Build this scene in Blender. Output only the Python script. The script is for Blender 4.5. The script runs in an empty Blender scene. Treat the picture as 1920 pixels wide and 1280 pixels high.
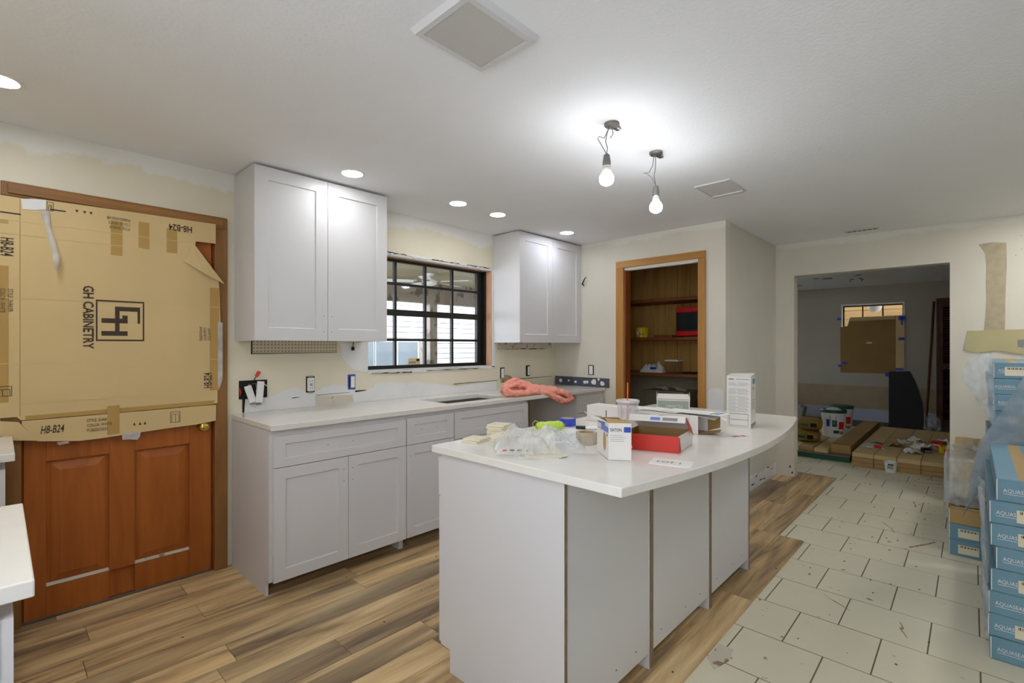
import bpy, bmesh, math, random
from mathutils import Vector, Matrix, noise
random.seed(7)
R = math.radians
scn = bpy.context.scene
C = scn.collection

# ------------------------------------------------------------------ camera
cd = bpy.data.cameras.new('camera'); cam = bpy.data.objects.new('camera', cd); C.objects.link(cam)
cd.sensor_width = 36.0; cd.lens = 911.5 / 1920 * 36.0; cd.shift_y = 8.0 / 1920
cam.location = (0, 0, 1.37); cam.rotation_euler = (R(90), 0, R(43.42 - 90))
cd.clip_start = 0.02
scn.camera = cam
# ------------------------------------------------------------------ world, exposure
w = bpy.data.worlds.new('daylight'); scn.world = w; w.use_nodes = True
bg = w.node_tree.nodes['Background']; bg.inputs[0].default_value = (0.80, 0.88, 1.0, 1); bg.inputs[1].default_value = 5.2
scn.view_settings.view_transform = 'Standard'; scn.view_settings.look = 'None'
scn.view_settings.exposure = 0.80; scn.view_settings.gamma = 1.0; scn.view_settings.use_curve_mapping = False
DOWNLIGHT = 76.0      # emission strength of the recessed lamps, scaled for the added fill lamps too
BULB = 70.0          # emission strength of the bare bulbs

# ------------------------------------------------------------------ helpers
def lin(c):
    return tuple(((v / 255) / 12.92 if v / 255 <= 0.04045 else ((v / 255 + 0.055) / 1.055) ** 2.4) for v in c) + (1.0,)

class MB:
    def __init__(s): s.v = []; s.f = []
    def add(s, vs, fs):
        n = len(s.v); s.v += [tuple(p) for p in vs]; s.f += [tuple(i + n for i in q) for q in fs]; return s
    def box(s, x0, x1, y0, y1, z0, z1):
        x0, x1 = min(x0, x1), max(x0, x1); y0, y1 = min(y0, y1), max(y0, y1); z0, z1 = min(z0, z1), max(z0, z1)
        return s.add([(x0,y0,z0),(x1,y0,z0),(x1,y1,z0),(x0,y1,z0),(x0,y0,z1),(x1,y0,z1),(x1,y1,z1),(x0,y1,z1)],
                     [(0,3,2,1),(4,5,6,7),(0,1,5,4),(1,2,6,5),(2,3,7,6),(3,0,4,7)])
    def prism(s, pts, a, b, axis='z'):
        n = len(pts)
        def P(p, t): return {'z': (p[0], p[1], t), 'y': (p[0], t, p[1]), 'x': (t, p[0], p[1])}[axis]
        vs = [P(p, a) for p in pts] + [P(p, b) for p in pts]
        fs = [tuple(range(n))[::-1], tuple(range(n, 2 * n))] + [(i, (i + 1) % n, n + (i + 1) % n, n + i) for i in range(n)]
        return s.add(vs, fs)
    def tube(s, pts, r, n=8, caps=True):
        pts = [Vector(p) for p in pts]; rs = r if isinstance(r, (list, tuple)) else [r] * len(pts)
        up = Vector((0, 0, 1)); ring = []; prev = None
        for i, p in enumerate(pts):
            t = (pts[min(i + 1, len(pts) - 1)] - pts[max(i - 1, 0)]).normalized()
            a = prev if prev else (up if abs(t.z) < .9 else Vector((1, 0, 0)))
            a = (a - t * a.dot(t)).normalized(); prev = a; b = t.cross(a)
            ring.append([p + (a * math.cos(k * math.tau / n) + b * math.sin(k * math.tau / n)) * rs[i] for k in range(n)])
        vs = [q for g in ring for q in g]; m = len(pts)
        fs = [(i * n + k, i * n + (k + 1) % n, (i + 1) * n + (k + 1) % n, (i + 1) * n + k) for i in range(m - 1) for k in range(n)]
        if caps: fs += [tuple(range(n))[::-1], tuple(range((m - 1) * n, m * n))]
        return s.add(vs, fs)
    def lathe(s, prof, c=(0, 0, 0), n=20, axis='z', caps=True):
        vs = []
        for r, z in prof:
            for k in range(n):
                a = k * math.tau / n; x, y = r * math.cos(a), r * math.sin(a)
                vs.append({'z': (c[0] + x, c[1] + y, c[2] + z), 'y': (c[0] + x, c[1] + z, c[2] + y), 'x': (c[0] + z, c[1] + x, c[2] + y)}[axis])
        m = len(prof)
        fs = [(i * n + k, i * n + (k + 1) % n, (i + 1) * n + (k + 1) % n, (i + 1) * n + k) for i in range(m - 1) for k in range(n)]
        if caps and prof[0][0] > 1e-5: fs.append(tuple(range(n))[::-1])
        if caps and prof[-1][0] > 1e-5: fs.append(tuple(range((m - 1) * n, m * n)))
        return s.add(vs, fs)
    def grid(s, fn, nu, nv):
        vs = [fn(i / nu, j / nv) for j in range(nv + 1) for i in range(nu + 1)]
        fs = [(j * (nu + 1) + i, j * (nu + 1) + i + 1, (j + 1) * (nu + 1) + i + 1, (j + 1) * (nu + 1) + i) for j in range(nv) for i in range(nu)]
        return s.add(vs, fs)
    def quad(s, a, b, c, d, t=0.0):
        """a sheet a-b-c-d given a real thickness t along its normal"""
        a, b, c, d = map(Vector, (a, b, c, d)); n = (b - a).cross(d - a).normalized() * t
        return s.add([a, b, c, d, a + n, b + n, c + n, d + n], [(3,2,1,0),(4,5,6,7),(0,1,5,4),(1,2,6,5),(2,3,7,6),(3,0,4,7)])
    def build(s, name, mat, parent=None, loc=None, rotz=0.0, world=True, bevel=0.0, seg=2, smooth=False):
        """world=True: vertices are in room coordinates; False: in the thing's own coordinates"""
        me = bpy.data.meshes.new(name); vs = [Vector(p) for p in s.v]
        if parent is not None:
            if world:
                iv = wm(parent).inverted(); vs = [iv @ p for p in vs]
        elif loc is not None and world:
            iv = (Matrix.Translation(loc) @ Matrix.Rotation(rotz, 4, 'Z')).inverted(); vs = [iv @ p for p in vs]
        me.from_pydata([tuple(p) for p in vs], [], s.f)
        bm = bmesh.new(); bm.from_mesh(me); bmesh.ops.recalc_face_normals(bm, faces=bm.faces); bm.to_mesh(me); bm.free()
        if smooth:
            for p in me.polygons: p.use_smooth = True
        me.materials.append(mat)
        o = bpy.data.objects.new(name, me); C.objects.link(o)
        if parent is not None: o.parent = parent
        elif loc is not None: o.location = loc; o.rotation_euler = (0, 0, rotz)
        if bevel:
            b = o.modifiers.new('bevel', 'BEVEL'); b.width = bevel; b.segments = seg; b.limit_method = 'ANGLE'; b.angle_limit = R(40)
        return o

def wm(o):
    m = Matrix.Translation(o.location) @ o.rotation_euler.to_matrix().to_4x4()
    return wm(o.parent) @ m if o.parent else m
def tag(o, label=None, cat=None, group=None, kind=None):
    if label: o['label'] = label
    if cat: o['category'] = cat
    if group: o['group'] = group
    if kind: o['kind'] = kind
    return o
def thing(name, label, cat, loc=(0, 0, 0), rotz=0.0, group=None):
    o = bpy.data.objects.new(name, None); C.objects.link(o); o.location = loc; o.rotation_euler = (0, 0, rotz); o.empty_display_size = .05
    return tag(o, label, cat, group)
def struct(name, mb, mat, label=None, cat=None, **k):
    o = mb.build(name, mat, **k); return tag(o, label, cat, None, 'structure')
def copy_tree(o, parent=None):
    c = o.copy(); C.objects.link(c); c.parent = parent
    for ch in o.children: copy_tree(ch, c)
    return c
def smooth_noise(p, s=1.0): return noise.noise(Vector(p) * s)

def text_part(name, body, size, origin, r, u, mat, parent, depth=.0006, sx=1.0, align='LEFT', bold=.0):
    cu = bpy.data.curves.new(name, 'FONT'); cu.body = body; cu.size = size; cu.align_x = align; cu.resolution_u = 2; cu.offset = bold * size
    tmp = bpy.data.objects.new(name, cu); C.objects.link(tmp)
    bpy.context.view_layer.update()
    me = bpy.data.meshes.new_from_object(tmp.evaluated_get(bpy.context.evaluated_depsgraph_get()))
    bpy.data.objects.remove(tmp); bpy.data.curves.remove(cu)
    r, u = Vector(r).normalized(), Vector(u).normalized(); n = r.cross(u); o0 = Vector(origin)
    mb = MB(); mb.v = [tuple(o0 + r * v.co.x * sx + u * v.co.y + n * depth) for v in me.vertices]
    mb.f = [tuple(p.vertices) for p in me.polygons]
    bpy.data.meshes.remove(me)
    o = mb.build(name, mat, parent); return o

# ------------------------------------------------------------------ materials
def mat(name, c, rough=.6, metal=0.0, var=.06, vscale=6.0, bump=0.0, bscale=60.0, emit=0.0, spec=.4):
    m = bpy.data.materials.new(name); m.use_nodes = True; nt = m.node_tree; N = nt.nodes; L = nt.links
    p = N['Principled BSDF']; p.inputs['Roughness'].default_value = rough; p.inputs['Metallic'].default_value = metal
    p.inputs['Specular IOR Level'].default_value = spec
    base = lin(c)
    tc = N.new('ShaderNodeTexCoord')
    nz = N.new('ShaderNodeTexNoise'); nz.inputs['Scale'].default_value = vscale; nz.inputs['Detail'].default_value = 5
    L.new(tc.outputs['Object'], nz.inputs['Vector'])
    rp = N.new('ShaderNodeValToRGB'); rp.color_ramp.elements[0].position = .3; rp.color_ramp.elements[1].position = .7
    rp.color_ramp.elements[0].color = tuple(v * (1 - var) for v in base[:3]) + (1,)
    rp.color_ramp.elements[1].color = tuple(min(1, v * (1 + var)) for v in base[:3]) + (1,)
    L.new(nz.outputs['Fac'], rp.inputs['Fac']); L.new(rp.outputs['Color'], p.inputs['Base Color'])
    if bump:
        b2 = N.new('ShaderNodeTexNoise'); b2.inputs['Scale'].default_value = bscale; b2.inputs['Detail'].default_value = 4
        L.new(tc.outputs['Object'], b2.inputs['Vector'])
        bp = N.new('ShaderNodeBump'); bp.inputs['Strength'].default_value = bump; bp.inputs['Distance'].default_value = .004
        L.new(b2.outputs['Fac'], bp.inputs['Height']); L.new(bp.outputs['Normal'], p.inputs['Normal'])
    if emit:
        p.inputs['Emission Color'].default_value = base; p.inputs['Emission Strength'].default_value = emit
    return m

def wood(name, dark, light, axis='z', scale=1.0, rough=.5, knots=False, rnd=True, mid=None, contrast=(.3, .7), blotch=0.0):
    """grain running along an axis of the room"""
    m = bpy.data.materials.new(name); m.use_nodes = True; nt = m.node_tree; N = nt.nodes; L = nt.links
    p = N['Principled BSDF']; p.inputs['Roughness'].default_value = rough; p.inputs['Specular IOR Level'].default_value = .35
    tc = N.new('ShaderNodeTexCoord'); mp = N.new('ShaderNodeMapping')
    k = {'x': (1.3, 13, 13), 'y': (13, 1.3, 13), 'z': (13, 13, 1.3)}[axis]
    mp.inputs['Scale'].default_value = tuple(v * scale for v in k)
    L.new(tc.outputs['Object'], mp.inputs['Vector'])
    if rnd:
        oi = N.new('ShaderNodeObjectInfo'); mu = N.new('ShaderNodeMath'); mu.operation = 'MULTIPLY'; mu.inputs[1].default_value = 57
        cx = N.new('ShaderNodeCombineXYZ'); L.new(oi.outputs['Random'], mu.inputs[0])
        for i in range(3): L.new(mu.outputs[0], cx.inputs[i])
        L.new(cx.outputs[0], mp.inputs['Location'])
    n1 = N.new('ShaderNodeTexNoise'); n1.inputs['Scale'].default_value = 1.0; n1.inputs['Detail'].default_value = 7; n1.inputs['Distortion'].default_value = .9
    n1.inputs['Roughness'].default_value = .62
    L.new(mp.outputs[0], n1.inputs['Vector'])
    rp = N.new('ShaderNodeValToRGB'); e = rp.color_ramp.elements
    e[0].position = contrast[0]; e[0].color = lin(dark); e[1].position = contrast[1]; e[1].color = lin(light)
    if mid: q = e.new((contrast[0] + contrast[1]) / 2); q.color = lin(mid)
    L.new(n1.outputs['Fac'], rp.inputs['Fac'])
    col = rp.outputs['Color']
    if knots:
        vo = N.new('ShaderNodeTexVoronoi'); vo.inputs['Scale'].default_value = 3.4
        m2 = N.new('ShaderNodeMapping'); m2.inputs['Scale'].default_value = (1, 1.6, .8)
        L.new(tc.outputs['Object'], m2.inputs['Vector']); L.new(m2.outputs[0], vo.inputs['Vector'])
        r2 = N.new('ShaderNodeValToRGB'); r2.color_ramp.elements[0].position = .03; r2.color_ramp.elements[0].color = (.25, .2, .15, 1)
        r2.color_ramp.elements[1].position = .075; r2.color_ramp.elements[1].color = (1, 1, 1, 1)
        L.new(vo.outputs['Distance'], r2.inputs['Fac'])
        mx = N.new('ShaderNodeMix'); mx.data_type = 'RGBA'; mx.blend_type = 'MULTIPLY'; mx.inputs[0].default_value = .85
        L.new(col, mx.inputs[6]); L.new(r2.outputs['Color'], mx.inputs[7]); col = mx.outputs[2]
    if blotch:
        nb = N.new('ShaderNodeTexNoise'); nb.inputs['Scale'].default_value = .42; nb.inputs['Detail'].default_value = 3; nb.inputs['Distortion'].default_value = .5
        L.new(mp.outputs[0], nb.inputs['Vector'])
        rb = N.new('ShaderNodeValToRGB'); rb.color_ramp.elements[0].position = .36; rb.color_ramp.elements[1].position = .56
        rb.color_ramp.elements[0].color = (1 - blotch, 1 - blotch * .98, 1 - blotch * .88, 1); rb.color_ramp.elements[1].color = (1, 1, 1, 1)
        L.new(nb.outputs['Fac'], rb.inputs['Fac'])
        mb_ = N.new('ShaderNodeMix'); mb_.data_type = 'RGBA'; mb_.blend_type = 'MULTIPLY'; mb_.inputs[0].default_value = 1
        L.new(col, mb_.inputs[6]); L.new(rb.outputs['Color'], mb_.inputs[7]); col = mb_.outputs[2]
    L.new(col, p.inputs['Base Color'])
    bp = N.new('ShaderNodeBump'); bp.inputs['Strength'].default_value = .08; bp.inputs['Distance'].default_value = .002
    L.new(n1.outputs['Fac'], bp.inputs['Height']); L.new(bp.outputs['Normal'], p.inputs['Normal'])
    return m

def speckle(name, c, spots, scale=30.0, amt=.62, rough=.5, var=.08, vscale=2.5):
    """a plain surface with sparse darker flecks of dirt"""
    m = mat(name, c, rough, var=var, vscale=vscale); nt = m.node_tree; N = nt.nodes; L = nt.links
    p = N['Principled BSDF']; src = p.inputs['Base Color'].links[0].from_socket
    tc = [n for n in N if n.type == 'TEX_COORD'][0]; vec = tc.outputs['Object']
    oi = N.new('ShaderNodeObjectInfo'); ad = N.new('ShaderNodeVectorMath'); ad.operation = 'ADD'
    L.new(vec, ad.inputs[0]); L.new(oi.outputs['Location'], ad.inputs[1])
    nz = N.new('ShaderNodeTexNoise'); nz.inputs['Scale'].default_value = scale; nz.inputs['Detail'].default_value = 3
    L.new(ad.outputs[0], nz.inputs['Vector'])
    rp = N.new('ShaderNodeValToRGB'); rp.color_ramp.elements[0].position = amt; rp.color_ramp.elements[1].position = amt + .06
    rp.color_ramp.elements[0].color = (0, 0, 0, 1); rp.color_ramp.elements[1].color = (1, 1, 1, 1)
    L.new(nz.outputs['Fac'], rp.inputs['Fac'])
    mx = N.new('ShaderNodeMix'); mx.data_type = 'RGBA'; L.new(rp.outputs['Color'], mx.inputs[0]); L.new(src, mx.inputs[6]); mx.inputs[7].default_value = lin(spots)
    L.new(mx.outputs[2], p.inputs['Base Color'])
    return m

def wall_paint(name, c, primer, top=2.44, band=.10, wob=.14, rough=.75):
    """painted drywall with an uneven band of primer left along the ceiling"""
    m = mat(name, c, rough, var=.05, vscale=1.7, bump=.15, bscale=90); nt = m.node_tree; N = nt.nodes; L = nt.links
    p = N['Principled BSDF']; src = p.inputs['Base Color'].links[0].from_socket
    ge = N.new('ShaderNodeNewGeometry'); sp = N.new('ShaderNodeSeparateXYZ'); L.new(ge.outputs['Position'], sp.inputs[0])
    nz = N.new('ShaderNodeTexNoise'); nz.inputs['Scale'].default_value = 3.2; nz.inputs['Detail'].default_value = 6; nz.inputs['Roughness'].default_value = .65
    L.new(ge.outputs['Position'], nz.inputs['Vector'])
    a = N.new('ShaderNodeMath'); a.operation = 'MULTIPLY_ADD'; a.inputs[1].default_value = wob * 2; L.new(nz.outputs['Fac'], a.inputs[0]); L.new(sp.outputs['Z'], a.inputs[2])
    rp = N.new('ShaderNodeMapRange'); rp.inputs['From Min'].default_value = top - band + wob - .012; rp.inputs['From Max'].default_value = top - band + wob + .012
    L.new(a.outputs[0], rp.inputs['Value'])
    mx = N.new('ShaderNodeMix'); mx.data_type = 'RGBA'; L.new(rp.outputs[0], mx.inputs[0]); L.new(src, mx.inputs[6]); mx.inputs[7].default_value = lin(primer)
    L.new(mx.outputs[2], p.inputs['Base Color'])
    return m

def glass(name, tint=(1, 1, 1), gloss=.06):
    m = bpy.data.materials.new(name); m.use_nodes = True; nt = m.node_tree; N = nt.nodes; L = nt.links
    N.remove(N['Principled BSDF']); out = N['Material Output']
    t = N.new('ShaderNodeBsdfTransparent'); t.inputs[0].default_value = tint + (1,)
    g = N.new('ShaderNodeBsdfGlossy'); g.inputs['Roughness'].default_value = .03
    nz = N.new('ShaderNodeTexNoise'); nz.inputs['Scale'].default_value = 3
    mr = N.new('ShaderNodeMapRange'); mr.inputs['To Min'].default_value = gloss * .8; mr.inputs['To Max'].default_value = gloss * 1.2; L.new(nz.outputs['Fac'], mr.inputs['Value'])
    mx = N.new('ShaderNodeMixShader'); L.new(mr.outputs[0], mx.inputs[0]); L.new(t.outputs[0], mx.inputs[1]); L.new(g.outputs[0], mx.inputs[2])
    L.new(mx.outputs[0], out.inputs[0]); return m

def film(name, c, opacity=.35, rough=.25, lines=None):
    """clear or milky plastic film, optionally woven"""
    m = bpy.data.materials.new(name); m.use_nodes = True; nt = m.node_tree; N = nt.nodes; L = nt.links
    p = N['Principled BSDF']; out = N['Material Output']; p.inputs['Base Color'].default_value = lin(c); p.inputs['Roughness'].default_value = rough
    t = N.new('ShaderNodeBsdfTransparent'); t.inputs[0].default_value = (.96, .97, .98, 1)
    nz = N.new('ShaderNodeTexNoise'); nz.inputs['Scale'].default_value = 9; nz.inputs['Detail'].default_value = 4
    tc = N.new('ShaderNodeTexCoord'); L.new(tc.outputs['Object'], nz.inputs['Vector'])
    mr = N.new('ShaderNodeMapRange'); mr.inputs['From Min'].default_value = .3; mr.inputs['From Max'].default_value = .7
    mr.inputs['To Min'].default_value = opacity * .6; mr.inputs['To Max'].default_value = min(1, opacity * 1.4); L.new(nz.outputs['Fac'], mr.inputs['Value'])
    fac = mr.outputs[0]
    if lines:
        wv = N.new('ShaderNodeTexWave'); wv.bands_direction = 'Z'; wv.inputs['Scale'].default_value = lines; L.new(tc.outputs['Object'], wv.inputs['Vector'])
        ad = N.new('ShaderNodeMath'); ad.operation = 'MULTIPLY_ADD'; ad.inputs[1].default_value = .25; L.new(wv.outputs['Fac'], ad.inputs[0]); L.new(fac, ad.inputs[2]); fac = ad.outputs[0]
    tr = N.new('ShaderNodeBsdfTranslucent'); tr.inputs[0].default_value = lin(c)
    m2 = N.new('ShaderNodeMixShader'); m2.inputs[0].default_value = .35; L.new(p.outputs[0], m2.inputs[1]); L.new(tr.outputs[0], m2.inputs[2])
    mx = N.new('ShaderNodeMixShader'); L.new(fac, mx.inputs[0]); L.new(t.outputs[0], mx.inputs[1]); L.new(m2.outputs[0], mx.inputs[2])
    L.new(mx.outputs[0], out.inputs[0]); return m

M = dict(
    ceil=mat('ceiling_texture', (240, 241, 244), .9, var=.015, vscale=2, bump=.5, bscale=70),
    wall=wall_paint('cream_wall', (227, 218, 194), (232, 229, 221)),
    wallb=wall_paint('beige_wall', (217, 210, 193), (226, 222, 210), band=.05, wob=.08),
    wallg=mat('grey_beige_wall', (212, 207, 194), .8, var=.05, vscale=1.5, bump=.15, bscale=80),
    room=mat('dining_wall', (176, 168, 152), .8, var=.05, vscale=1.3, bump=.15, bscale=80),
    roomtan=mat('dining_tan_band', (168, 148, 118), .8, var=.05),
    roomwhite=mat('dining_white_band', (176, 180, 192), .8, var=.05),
    plaster=mat('white_plaster', (228, 226, 224), .8, var=.03, vscale=9, bump=.2, bscale=120),
    scrape=speckle('scraped_plaster', (206, 198, 180), (150, 128, 90), 16, .6),
    brownpl=speckle('brown_board', (168, 148, 112), (120, 98, 70), 25, .55),
    smear=mat('adhesive_smear', (178, 164, 136), .8, var=.10, vscale=18),
    oldpaint=mat('old_yellow_paint', (186, 176, 132), .7, var=.04, vscale=4),
    cab=mat('cabinet_white', (213, 210, 209), .42, var=.012, vscale=2),
    cabin=mat('cabinet_interior', (196, 188, 172), .6, var=.03),
    ply=mat('raw_plywood_edge', (134, 116, 92), .7, var=.15, vscale=40),
    quartz=mat('quartz', (230, 225, 216), .16, var=.02, vscale=14),
    steel=mat('brushed_steel', (150, 146, 140), .35, metal=.85, var=.05),
    lam=wood('laminate', (112, 92, 76), (236, 206, 154), 'x', .75, .38, mid=(198, 164, 116), contrast=(.30, .66), blotch=.58),
    lamedge=mat('laminate_edge', (96, 74, 52), .6, var=.15, vscale=30),
    tile=speckle('floor_tile_glaze', (226, 218, 192), (120, 108, 86), 13, .70, rough=.42, var=.05),
    grout=mat('grout', (112, 101, 84), .9, var=.15, vscale=8),
    door=wood('door_wood', (152, 80, 28), (184, 106, 44), 'z', .7, .42),
    casing=wood('casing_wood', (124, 84, 44), (160, 114, 64), 'z', .7, .5),
    casingx=wood('casing_wood_across', (124, 84, 44), (160, 114, 64), 'x', .7, .5),
    honey=wood('honey_casing', (160, 108, 46), (190, 138, 68), 'z', .7, .45),
    honeyy=wood('honey_casing_across', (160, 108, 46), (190, 138, 68), 'y', .7, .45),
    jamb=wood('stained_jamb', (134, 66, 18), (162, 88, 30), 'z', .7, .45),
    pine=wood('knotty_pine', (176, 128, 62), (206, 160, 90), 'z', .8, .55, knots=True),
    shelf=wood('shelf_wood', (118, 62, 28), (150, 88, 44), 'y', .8, .5),
    card=mat('cardboard', (212, 184, 132), .75, var=.04, vscale=2.2, bump=.12, bscale=25),
    cardd=mat('cardboard_dark', (176, 144, 92), .75, var=.06, vscale=5),
    cardin=mat('cardboard_inside', (150, 118, 70), .8, var=.06),
    tapeb=mat('brown_packing_tape', (184, 148, 84), .25, var=.03),
    ink=mat('print_ink', (66, 52, 40), .7, var=.05),
    black=mat('black_ink', (26, 24, 24), .5, var=.05),
    greyink=mat('grey_print', (138, 136, 132), .6, var=.05),
    paper=mat('white_paper', (226, 223, 218), .7, var=.02),
    cartonw=mat('white_carton', (222, 216, 208), .5, var=.02),
    cream=mat('cream_tile', (222, 212, 184), .35, var=.03, vscale=12),
    red=mat('red_print', (200, 44, 28), .45, var=.04),
    redm=mat('red_enamel', (205, 30, 30), .3, var=.03),
    blue=mat('blue_print', (48, 72, 160), .45, var=.04),
    bluet=mat('blue_tape', (52, 80, 186), .5, var=.05),
    paleblue=mat('pale_blue_print', (110, 128, 196), .5, var=.04),
    teal=mat('carton_blue', (108, 144, 160), .45, var=.06, vscale=5),
    green=mat('neon_green_twine', (196, 222, 90), .7, var=.12, vscale=60, bump=.4, bscale=200),
    dgreen=mat('dark_green_plastic', (26, 84, 66), .4, var=.06),
    yellow=mat('yellow_plastic', (226, 196, 24), .4, var=.04),
    ochre=mat('ochre_bag', (150, 122, 52), .5, var=.25, vscale=12),
    sage=mat('sage_print', (150, 158, 142), .5, var=.03),
    pink=mat('pink_terry', (242, 160, 140), .95, var=.10, vscale=40, bump=.6, bscale=320),
    brass=mat('brass', (214, 182, 92), .22, metal=.9, var=.05),
    blackm=mat('black_frame', (24, 22, 16), .4, var=.08),
    blackp=mat('black_panel', (14, 14, 14), .6, var=.05),
    white=mat('white_plastic', (232, 230, 226), .35, var=.01),
    lidw=mat('white_enamel', (214, 213, 212), .5, var=.015),
    grille=mat('grey_grille', (200, 197, 193), .7, var=.03, vscale=300, bump=.3, bscale=400),
    dark=mat('dark_cavity', (34, 30, 26), .9, var=.1),
    slate=speckle('slate_strip', (76, 80, 92), (96, 98, 108), 40, .6),
    orange=mat('orange_straw', (238, 98, 42), .35, var=.03),
    sock=mat('grey_socket', (112, 108, 100), .5, var=.08),
    wire=mat('grey_wire', (120, 118, 114), .5, var=.06),
    redwire=mat('red_wire_nut', (206, 52, 34), .5, var=.05),
    carpet=mat('pantry_grey_wall', (176, 166, 138), .95, var=.12, vscale=60),
    bin=mat('grey_bin', (122, 112, 94), .6, var=.06),
    studw=wood('stud_wood', (186, 132, 96), (214, 172, 138), 'z', .8, .7),
    beam=speckle('weathered_beam', (150, 140, 132), (96, 84, 76), 5, .55, rough=.8),
    siding=mat('white_siding', (196, 196, 196), .6, var=.02),
    porch=mat('porch_ceiling', (172, 162, 136), .8, var=.04),
    fanw=mat('white_fan', (244, 244, 248), .5, var=.02),
    tansoff=wood('tan_boards', (190, 150, 96), (226, 190, 134), 'y', .5, .6),
    ground=mat('outdoor_ground', (120, 118, 104), .9, var=.2, vscale=3),
    louvre=wood('louvre_wood', (70, 34, 16), (98, 52, 26), 'y', .8, .5),
    clear=glass('window_glass'), clear2=glass('clear_acrylic', (.93, .94, .94), .12),
    wrap=film('clear_wrap', (214, 222, 230), .42), mesh=film('blue_woven_wrap', (158, 172, 182), .62, .4, lines=60),
    milky=film('milky_bag', (236, 234, 230), .62, .2), bagclear=film('clear_bag', (232, 234, 238), .3, .12), cupp=film('cup_plastic', (240, 236, 236), .26, .2),
    mirror=mat('dark_screen', (40, 50, 54), .1, var=.05),
)

# ================================================================== the room
WY, PXW, RY, FX, H = 3.37, 4.26, 1.525, 5.72, 2.44   # window wall, pantry wall, return wall, far wall, ceiling

def holed(axis, p0, p1, a0, a1, z0, z1, holes):
    """a wall slab between p0 and p1 with rectangular openings (a0, a1, z0, z1)"""
    mb = MB(); A = sorted({a0, a1} | {v for q in holes for v in q[:2]})
    for i in range(len(A) - 1):
        m = (A[i] + A[i + 1]) / 2; zs = [(z0, z1)]
        for q in holes:
            if q[0] < m < q[1]:
                zs = [s for b, t in zs for s in ((b, min(t, q[2])), (max(b, q[3]), t)) if s[1] - s[0] > 1e-4]
        for b, t in zs:
            if axis == 'y': mb.box(A[i], A[i + 1], p0, p1, b, t)
            else: mb.box(p0, p1, A[i], A[i + 1], b, t)
    return mb

floor = struct('floor', MB().box(-.75, 11.2, -2.75, 3.9, -.12, -.0132), M['grout'], 'grout bed under the tiled and laminate floor')
ceiling = struct('ceiling', MB().box(-.75, FX + .01, -2.75, 3.55, H, H + .12), M['ceil'], 'white lightly textured kitchen ceiling')
struct('ceiling_dining', MB().box(FX + .01, 11.2, -2.75, 3.9, 2.47, 2.6), M['ceil'], 'dim white ceiling of the room beyond the opening')
wall_window = struct('wall_window', holed('y', WY, WY + .15, -.75, FX + .14, -.016, H, [(.06, .91, -.016, 2.09), (1.95, 3.275, 1.175, 2.10)]), M['wall'], 'cream wall with the wooden door and the kitchen window')
wall_pantry = struct('wall_pantry', holed('x', PXW, PXW + .1, RY, WY, -.016, H, [(1.757, 2.50, -.016, 2.12)]), M['wallb'], 'beige wall with the pantry doorway')
wall_return = struct('wall_return', MB().box(PXW + .1, FX, RY, RY + .1, -.016, H), M['wallg'], 'grey beige wall running back from the pantry corner')
wall_far = struct('wall_far', holed('x', FX, FX + .14, -2.75, 3.9, -.016, 2.47, [(.141, 1.352, -.016, 2.10)]), M['wallb'], 'beige wall with the wide opening to the next room')
struct('wall_left', holed('x', -.75, -.62, -2.75, WY, -.016, H, [(-.9, .85, .98, 2.16)]), M['wall'], 'cream wall behind the cabinets at the left')
struct('wall_near', MB().box(-.75, FX, -2.75, -2.6, -.016, H), M['wallb'], 'beige wall behind the camera')
w3 = struct('window_added_left', MB().box(-.72, -.66, -.9, .85, .98, 1.03), M['cab'], 'added white framed window out of view beside the camera, letting in fill daylight')  # added unseen window, placed and sized to fill the kitchen from the left
for b in ((-.72, -.66, -.9, .85, 2.11, 2.16), (-.72, -.66, -.9, -.85, 1.03, 2.11), (-.72, -.66, .80, .85, 1.03, 2.11), (-.72, -.66, .10, .16, 1.03, 2.11)): MB().box(*b).build('window_frame', M['cab'], w3)
for a, b in ((-.85, .10), (.16, .80)): MB().box(-.692, -.688, a, b, 1.03, 2.11).build('pane', M['clear'], w3)
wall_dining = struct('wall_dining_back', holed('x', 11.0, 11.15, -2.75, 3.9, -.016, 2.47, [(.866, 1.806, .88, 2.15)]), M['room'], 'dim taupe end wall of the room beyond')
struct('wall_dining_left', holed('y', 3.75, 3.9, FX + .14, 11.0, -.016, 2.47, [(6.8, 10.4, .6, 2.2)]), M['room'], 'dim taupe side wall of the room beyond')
w5 = struct('window_added_dining', MB().box(6.8, 10.4, 3.80, 3.84, .6, .65), M['blackm'], 'added black framed window out of view, bringing fill daylight into the room beyond')  # added unseen window that brightens the dim room beyond
for b in ((6.8, 10.4, 3.80, 3.84, 2.15, 2.2), (6.8, 6.85, 3.80, 3.84, .65, 2.15), (10.35, 10.4, 3.80, 3.84, .65, 2.15), (8.57, 8.63, 3.80, 3.84, .65, 2.15)): MB().box(*b).build('window_frame', M['blackm'], w5)
for a, b in ((6.85, 8.57), (8.63, 10.35)): MB().box(a, b, 3.818, 3.822, .65, 2.15).build('pane', M['clear'], w5)
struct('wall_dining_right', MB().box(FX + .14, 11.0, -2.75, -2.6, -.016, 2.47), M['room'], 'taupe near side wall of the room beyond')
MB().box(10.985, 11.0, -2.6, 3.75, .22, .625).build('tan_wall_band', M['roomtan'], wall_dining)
MB().box(10.985, 11.0, -2.6, 3.75, -.016, .21).build('white_wall_band', M['roomwhite'], wall_dining)

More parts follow.
